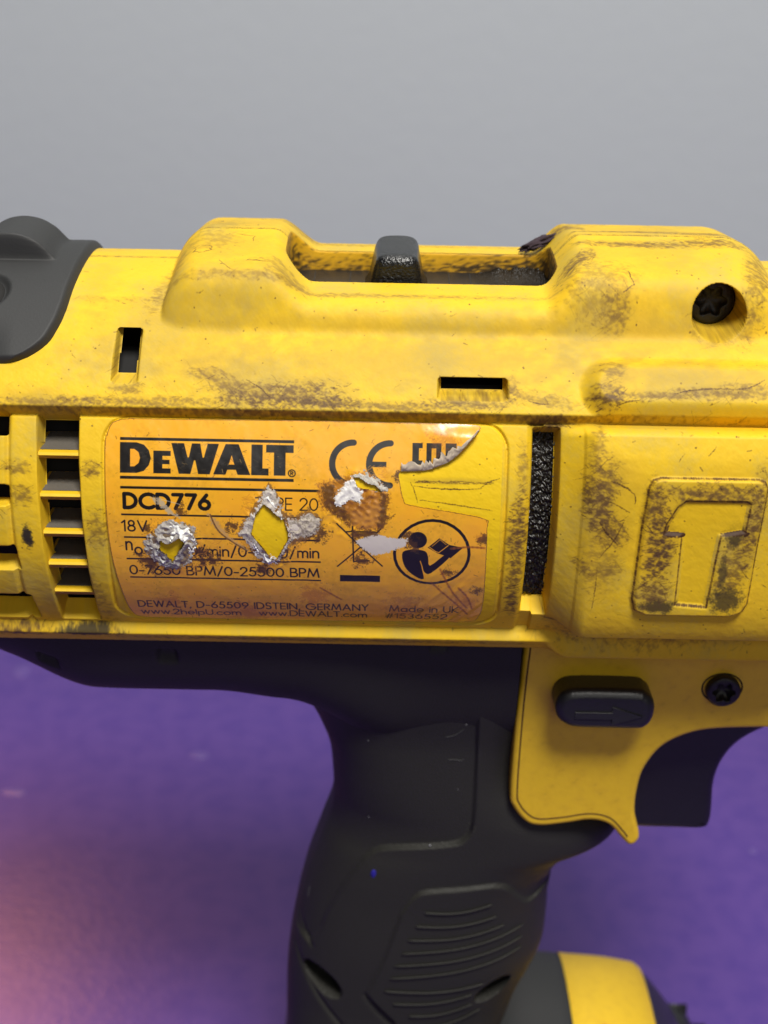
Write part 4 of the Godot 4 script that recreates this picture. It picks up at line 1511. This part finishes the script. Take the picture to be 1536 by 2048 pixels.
func stain(x: float, a: float, r: float, c: Color, k: float) -> void:
	for iy in range(maxi(0, int((a - r - LA0) * LT)), mini(LH, int((a + r - LA0) * LT))):
		for ix in range(maxi(0, int((x - r - LX0) * LT)), mini(LW, int((x + r - LX0) * LT))):
			var q := Vector2(LX0 + ix / LT, LA0 + iy / LT)
			var d := q.distance_to(Vector2(x, a)) / r
			var n := grain.get_noise_2d(q.x * 0.7 + 40.0, q.y * 0.7) * 0.9 + grain.get_noise_2d(q.x * 3.0, q.y * 3.0) * 0.6
			var t := k * ss(0.35, 0.95, (1.0 - d) * 1.15 + n * 0.75)
			if t > 0.01:
				var was := pic.get_pixel(ix, iy)
				var now := was.lerp(c, t)
				now.a = was.a
				pic.set_pixel(ix, iy, now)


func make_sticker() -> void:
	hole_a = pts("-31.6,-.7 -30.8,-1.4 -30.2,-1.2 -28.6,-.2 -28.1,-1.1 -29,-2.4 -30,-4.3 -30.7,-3.2 -31.7,-2.2")
	hole_b = pts("-16.9,4.9 -15.9,4.2 -15.1,3.3 -14.2,3.1 -13.5,1.1 -13.5,-.3 -15.2,-3.7 -15.8,-3.6 -16.8,-2.1 -18.7,.5 -18,3.3")
	hole_c = pts("-4.3,8.9 -3.6,9 -2.4,8.1 -1.3,7.9 -.4,7 -2.2,7.3 -3.7,7.6")
	var m := mat(Color.WHITE, 0.30)
	m.albedo_texture = print_label()
	m.transparency = BaseMaterial3D.TRANSPARENCY_ALPHA_SCISSOR
	m.alpha_scissor_threshold = 0.5
	m.texture_repeat = false
	m.clearcoat_enabled = true
	m.clearcoat = 0.25
	m.clearcoat_roughness = 0.2
	m.cull_mode = BaseMaterial3D.CULL_DISABLED
	var nx := 272
	var ny := 180
	var p := PackedVector3Array()
	var uv := PackedVector2Array()
	for j in ny:
		for i in nx:
			var x := LX0 + 54.0 * i / (nx - 1)
			var a := LA0 + 35.8 * j / (ny - 1)
			var q := Vector2(x, a)
			var up := 0.06 + 0.05 * coarse.get_noise_2d(x * 2.0, a * 2.0)
			if absf(x + 15.0) < 22.0 and absf(a) < 11.0:
				for h in [[hole_a, 2.6, .5], [hole_b, 2.2, .32], [hole_c, 1.6, .3]]:
					var d := sd_poly(q, h[0])
					if d < h[1]:
						up += h[2] * (1.0 - maxf(d, 0) / h[1]) * (0.55 + 0.9 * grain.get_noise_2d(x * 0.9, a * 0.9))
			if x > -9.0 and x < 5.0 and a > -3.0 and a < 9.5:
				up += 0.16 * smooth.get_noise_2d(x * 0.9, a * 0.9) * ss(5.5, 3.0, q.distance_to(Vector2(-4.0, 4.5))) 
			# the top right corner stands off, creases low on the right
			up += 0.75 * ss(2.0, 12.5, x) * ss(9.0, 13.5, a) * ss(17.0, 14.5, a)
			up += 0.14 * grain.get_noise_2d(x * 0.35 - a * 0.25, a * 0.12) * ss(2, 9, x) * ss(-3, -9, a)
			var c := on_label(x, a, maxf(up, 0.02))
			p.append(P(c.x, c.y, c.z))
			uv.append(Vector2((x - LX0) * LT / LW, (a - LA0) * LT / LH))
	var s := put("sticker", grid(nx, ny, p, uv), m)
	s.set_meta("label", "orange printed sticker, scraped through and torn at the right")
	# the torn edge curls over and shows its grey back
	var back := mat(Color(0.74, 0.68, 0.60), 0.6)
	var line := curve(pts("12.9,15.7 11.1,13.4 9.3,11.7 7.6,10.8 5.4,10.1 2.3,9.95"), 8, false)
	p = PackedVector3Array()
	var tint := PackedColorArray()
	for j in 7:
		for i in line.size():
			var t := i / (line.size() - 1.0)
			var dir := (line[mini(i + 1, line.size() - 1)] - line[maxi(i - 1, 0)]).normalized()
			var inward := Vector2(dir.y, -dir.x) * -1.0
			if inward.y < 0:
				inward = -inward
			var wide := (0.15 + 1.35 * ss(0.0, 0.45, t)) * (1.0 - 0.25 * t) * (0.85 + 0.75 * grain.get_noise_1d(i * 0.5))
			var u := j / 6.0
			var q := line[i] + inward * wide * u - inward * 0.12 * sin(u * PI)
			var lift := 0.22 + 0.75 * ss(2.0, 12.5, line[i].x) * ss(9.0, 13.5, line[i].y) + 0.38 * sin(u * PI * 0.62)
			var c := on_label(q.x, q.y, lift + 0.10 * smooth.get_noise_2d(i * 0.3, j * 0.7))
			p.append(P(c.x, c.y, c.z))
			tint.append(Color(1, 1, 1).darkened(0.25 * clampf(0.5 + grain.get_noise_2d(i * 0.7, j * 0.5), 0, 1)))
	back.vertex_color_use_as_albedo = true
	put("torn_edge", grid(line.size(), 7, p, PackedVector2Array(), PackedByteArray(), tint), back, s)
	# crumpled paper and foil pushed up round the holes
	var ring_a := "-34,-1.2 -32.7,.4 -31.5,1.9 -30.2,2.4 -28,2 -26.6,1.2 -26.4,-1.4 -27.1,-2.8 -27.4,-4.6 -29.4,-6 -31.2,-5.7 -33.2,-3.8 -34.1,-2.5"
	torn(s, ring_a, hole_a, 0.95, 1, Color(0.68, 0.66, 0.63), 0.35)
	torn(s, "-30.6,1.5 -29.2,1.9 -27.4,1.2 -26.6,-.6 -26.5,-2.5 -27.7,-2.9 -28.2,-1.2 -29.0,-.3 -30.2,-.9", hole_a, 1.7, 2, Color(0.92, 0.92, 0.90), 0.1)
	torn(s, "-33.3,-2.0 -32.3,-1.6 -31.4,-3.0 -30.0,-4.7 -30.3,-5.7 -31.6,-5.2 -32.9,-3.6", hole_a, 1.4, 3, Color(0.82, 0.82, 0.80), 0.2)
	torn(s, "-16.2,7.9 -14.9,6.4 -14,3.8 -13.2,1.0 -13.2,-1.6 -14.7,-4 -16.9,-4.5 -18.7,-2.6 -19,-1.4 -20.4,.2 -19.9,1.9 -18.6,3.4 -17.5,5.6", hole_b, 0.6, 4, Color(0.74, 0.71, 0.67), 0.35)
	torn(s, "-18.4,-.9 -17.4,-1.6 -16.4,-2.8 -15.1,-3.5 -15.0,-4.5 -16.4,-4.7 -17.9,-3.6 -18.6,-2.2", PackedVector2Array(), 1.3, 5, Color(0.93, 0.93, 0.92), 0.05)
	torn(s, "-17.1,5.9 -16.2,6.6 -15.2,5.2 -14.3,3.4 -13.7,2.2 -14.6,2.9 -15.6,3.9", PackedVector2Array(), 1.1, 6, Color(0.90, 0.90, 0.88), 0.1)
	torn(s, "-13.4,2.6 -12.2,2.8 -10.4,3.9 -8.8,2.8 -9,1 -10.8,0 -13.0,-.6", PackedVector2Array(), 0.6, 7, Color(0.74, 0.70, 0.64), 0.5)
	torn(s, "-7.2,5 -7.2,6.3 -6,7.6 -4.7,9.0 -3.9,8.8 -2.8,6.1 -3.4,5.2 -5,5.8 -6,4.6", hole_c, 0.6, 8, Color(0.90, 0.89, 0.87), 0.15)
	torn(s, "-4.9,9.3 -2.6,9.9 -.2,8.2 .4,7.2 -.4,6.6 -2.2,7.6 -3.9,8.3", hole_c, 0.55, 10, Color(0.70, 0.68, 0.64), 0.25)


# A scrap of torn sheet: crumpled up from the sticker inside an outline, missing inside a hole.
func torn(parent: Node3D, outline: String, hole: PackedVector2Array, amp: float, salt: int, tone: Color, dirty: float) -> void:
	var v := pts(outline)
	var lo := v[0]
	var hi := v[0]
	for q in v:
		lo = lo.min(q)
		hi = hi.max(q)
	lo -= Vector2.ONE * 0.3
	hi += Vector2.ONE * 0.3
	var nx := int((hi.x - lo.x) / 0.11) + 2
	var ny := int((hi.y - lo.y) / 0.11) + 2
	var p := PackedVector3Array()
	var keep := PackedByteArray()
	var tint := PackedColorArray()
	var o := salt * 17.0
	for j in ny:
		for i in nx:
			var q := Vector2(lerpf(lo.x, hi.x, i / (nx - 1.0)), lerpf(lo.y, hi.y, j / (ny - 1.0)))
			var n := grain.get_noise_2d(q.x * 0.8 + o, q.y * 0.8)
			var n2 := grain.get_noise_2d(q.x * 2.6 + o, q.y * 2.6 + 7.0)
			var d := sd_poly(q, v) + 0.5 * n + 0.34 * n2
			var open := 9.0
			if hole.size():
				open = sd_poly(q, hole) + 0.10 * n2
			keep.append(1 if d < 0.0 and open > 0.0 else 0)
			var fold := 1.0 - absf(smooth.get_noise_2d(q.x * 0.42 + q.y * 0.2 + o, q.y * 0.42 - q.x * 0.16) * 1.5)
			var fold2 := smooth.get_noise_2d(q.x * 0.9 + o, q.y * 0.65)
			var rise := 0.5 * amp * (0.62 * fold + 0.20 * fold2 + 0.05 * smooth.get_noise_2d(q.x * 2.4, q.y * 2.0 + o)) * ss(0.05, -0.8, d)
			rise += 0.4 * amp * ss(0.9, 0.0, open) * ss(0.0, -0.4, d)
			var c := on_label(q.x, q.y, 0.14 + maxf(rise, -0.02))
			p.append(P(c.x, c.y, c.z))
			var k := dirty * ss(0.0, 0.35, n2 + n * 0.5 + 0.12 * (1.0 - fold) + (0.15 if d > -0.3 else 0.0))
			tint.append(tone.srgb_to_linear().lerp(Color(0.10, 0.065, 0.03), k))
	put("torn_paper", grid(nx, ny, p, PackedVector2Array(), keep, tint), foil, parent)


# =================================================================== foot and battery
func foot_shape(x0: float, x1: float, dx: float, grow: float) -> ArrayMesh:
	var crest := pts("-30,-152 -22,-147 -18,-138 -12,-132 0,-128 20,-124.4 35.6,-123.6 38.6,-124.2 40.6,-125.2 45.7,-126.2 51.7,-128 57.7,-132 62.7,-138 67.7,-146 72,-156")
	var xs := steps([x0, x1], [dx])
	var p := PackedVector3Array()
	var ny := 60
	for j in ny:
		for x in xs:
			var top := table_at(crest, x) + grow
			var t := PI * j / (ny - 1.0)
			# dome on top, walls down to the battery
			var low := minf(-137.0, top - 6.0)
			var w := lerpf(27.0, 31.0, ss(-118, -140, low)) + grow
			var z := w * signf(cos(t)) * pow(absf(cos(t)), 0.85)
			var y := low + (top - low) * pow(sin(t), 0.9)
			if j == 0 or j == ny - 1:
				y = -152.0
				z *= 1.12
			p.append(P(x, y, z))
	return grid(xs.size(), ny, p)


func make_foot() -> void:
	put("foot", foot_shape(-19.0, 14.0, 0.8, 0.0), rubber)
	put("foot_front", foot_shape(13.9, 40.0, 0.8, 0.05), grey_rubber)
	var cover := put("foot_cover", foot_shape(39.9, 58.7, 0.5, 0.35), plain_yellow)
	cover.set_meta("label", "yellow front cover of the foot")
	put("foot_nose", foot_shape(58.6, 72.0, 0.5, 0.0), black_plastic)
	var pack := curve(pts("-15,-163.5 -16,-158 -14,-150 0,-148.5 40,-148.5 66,-151 73,-156 74,-162 72,-164.9 -13,-164.9"), 4)
	put("battery_pack", slab(pack, -37, 37, 4.0), black_plastic)
	# shallow outline moulded in the yellow cover
	var out := PackedVector3Array()
	for q in pts("43.5,-10 44.5,-11.2 52.5,-9.5 53.2,-8.2 51.5,-2 53,3 45,3 46,-2.5 43.5,-10"):
		out.append(Vector3(q.x + 1.7, -125.2 - 0.02 * pow(maxf(q.x - 44.0, 0.0), 2.0) - 0.012 * (q.y + 9.0) * (q.y + 9.0), q.y + 9.0))
	put("moulded_outline", bar(out, 0.35, 6), mat(Color(0.84, 0.62, 0.09), 0.6))


func make_small_dirt() -> void:
	# fluff caught behind the top rail
	var st := SurfaceTool.new()
	st.begin(Mesh.PRIMITIVE_TRIANGLES)
	var p := PackedVector3Array()
	for j in 28:
		for i in 33:
			var t := TAU * i / 32.0
			var u := PI * j / 27.0
			var d := Vector3(cos(t) * sin(u), cos(u), sin(t) * sin(u))
			var n := 1.0 + 0.55 * smooth.get_noise_3d(d.x * 1.3, d.y * 1.3, d.z * 1.3) + 0.16 * smooth.get_noise_3d(d.x * 4.0, d.y * 4.0, d.z * 4.0)
			var q := Vector3(d.x * 2.7, d.y * 0.75 + d.x * 1.15, d.z * 1.2) * n
			p.append(P(23.5 + q.x, 32.6 + q.y, -8.8 + q.z))
	put("dirt_clump", grid(33, 28, p), mat(Color(0.22, 0.17, 0.20), 0.95))
	# pale specks on the rubber
	var dust := mat(Color(0.55, 0.55, 0.57), 0.8)
	for q in [[14.1, -41.0, .14], [13.3, -54.5, .1], [19.2, -37.0, .12], [18.0, -54.6, .12], [-1.9, -45.5, .13], [9.0, -66.6, .25], [3.1, -85.6, .16], [11.8, -92.2, .16], [-1.6, -62.8, .1], [2.6, -70.0, .1]]:
		var s := SphereMesh.new()
		s.radius = 0.0007 * q[2]
		s.height = 0.0014 * q[2]
		s.radial_segments = 8
		s.rings = 4
		var o := put("speck", s, dust)
		o.position = P(q[0], q[1], grip_front(q[0], q[1]) - 0.2)
	var scuff := mat(Color(0.26, 0.26, 0.265), 0.8)
	for v in ["10.8,-44.2 12.2,-43.8 13.0,-43.2 13.9,-42.4", "11.4,-48.9 12.6,-48.9 13.7,-49.1 14.0,-48.8", "-12.2,-83.0 -12.6,-85.4", "22.0,-88.2 23.0,-87.6"]:
		var line := PackedVector3Array()
		for q in curve(pts(v), 4, false):
			line.append(Vector3(q.x, q.y, grip_front(q.x, q.y) - (0.80 if q.y > -60.0 else 0.0)))
		put("scuff", bar(line, 0.07, 6), scuff)
	var blue := SphereMesh.new()
	blue.radius = 1.0
	blue.height = 2.0
	var b := put("ink_spot", blue, mat(Color(0.14, 0.12, 0.55), 0.6))
	b.position = P(-0.6, -73.8, grip_front(-0.6, -73.8))
	b.scale = Vector3(0.0005, 0.0009, 0.0002)
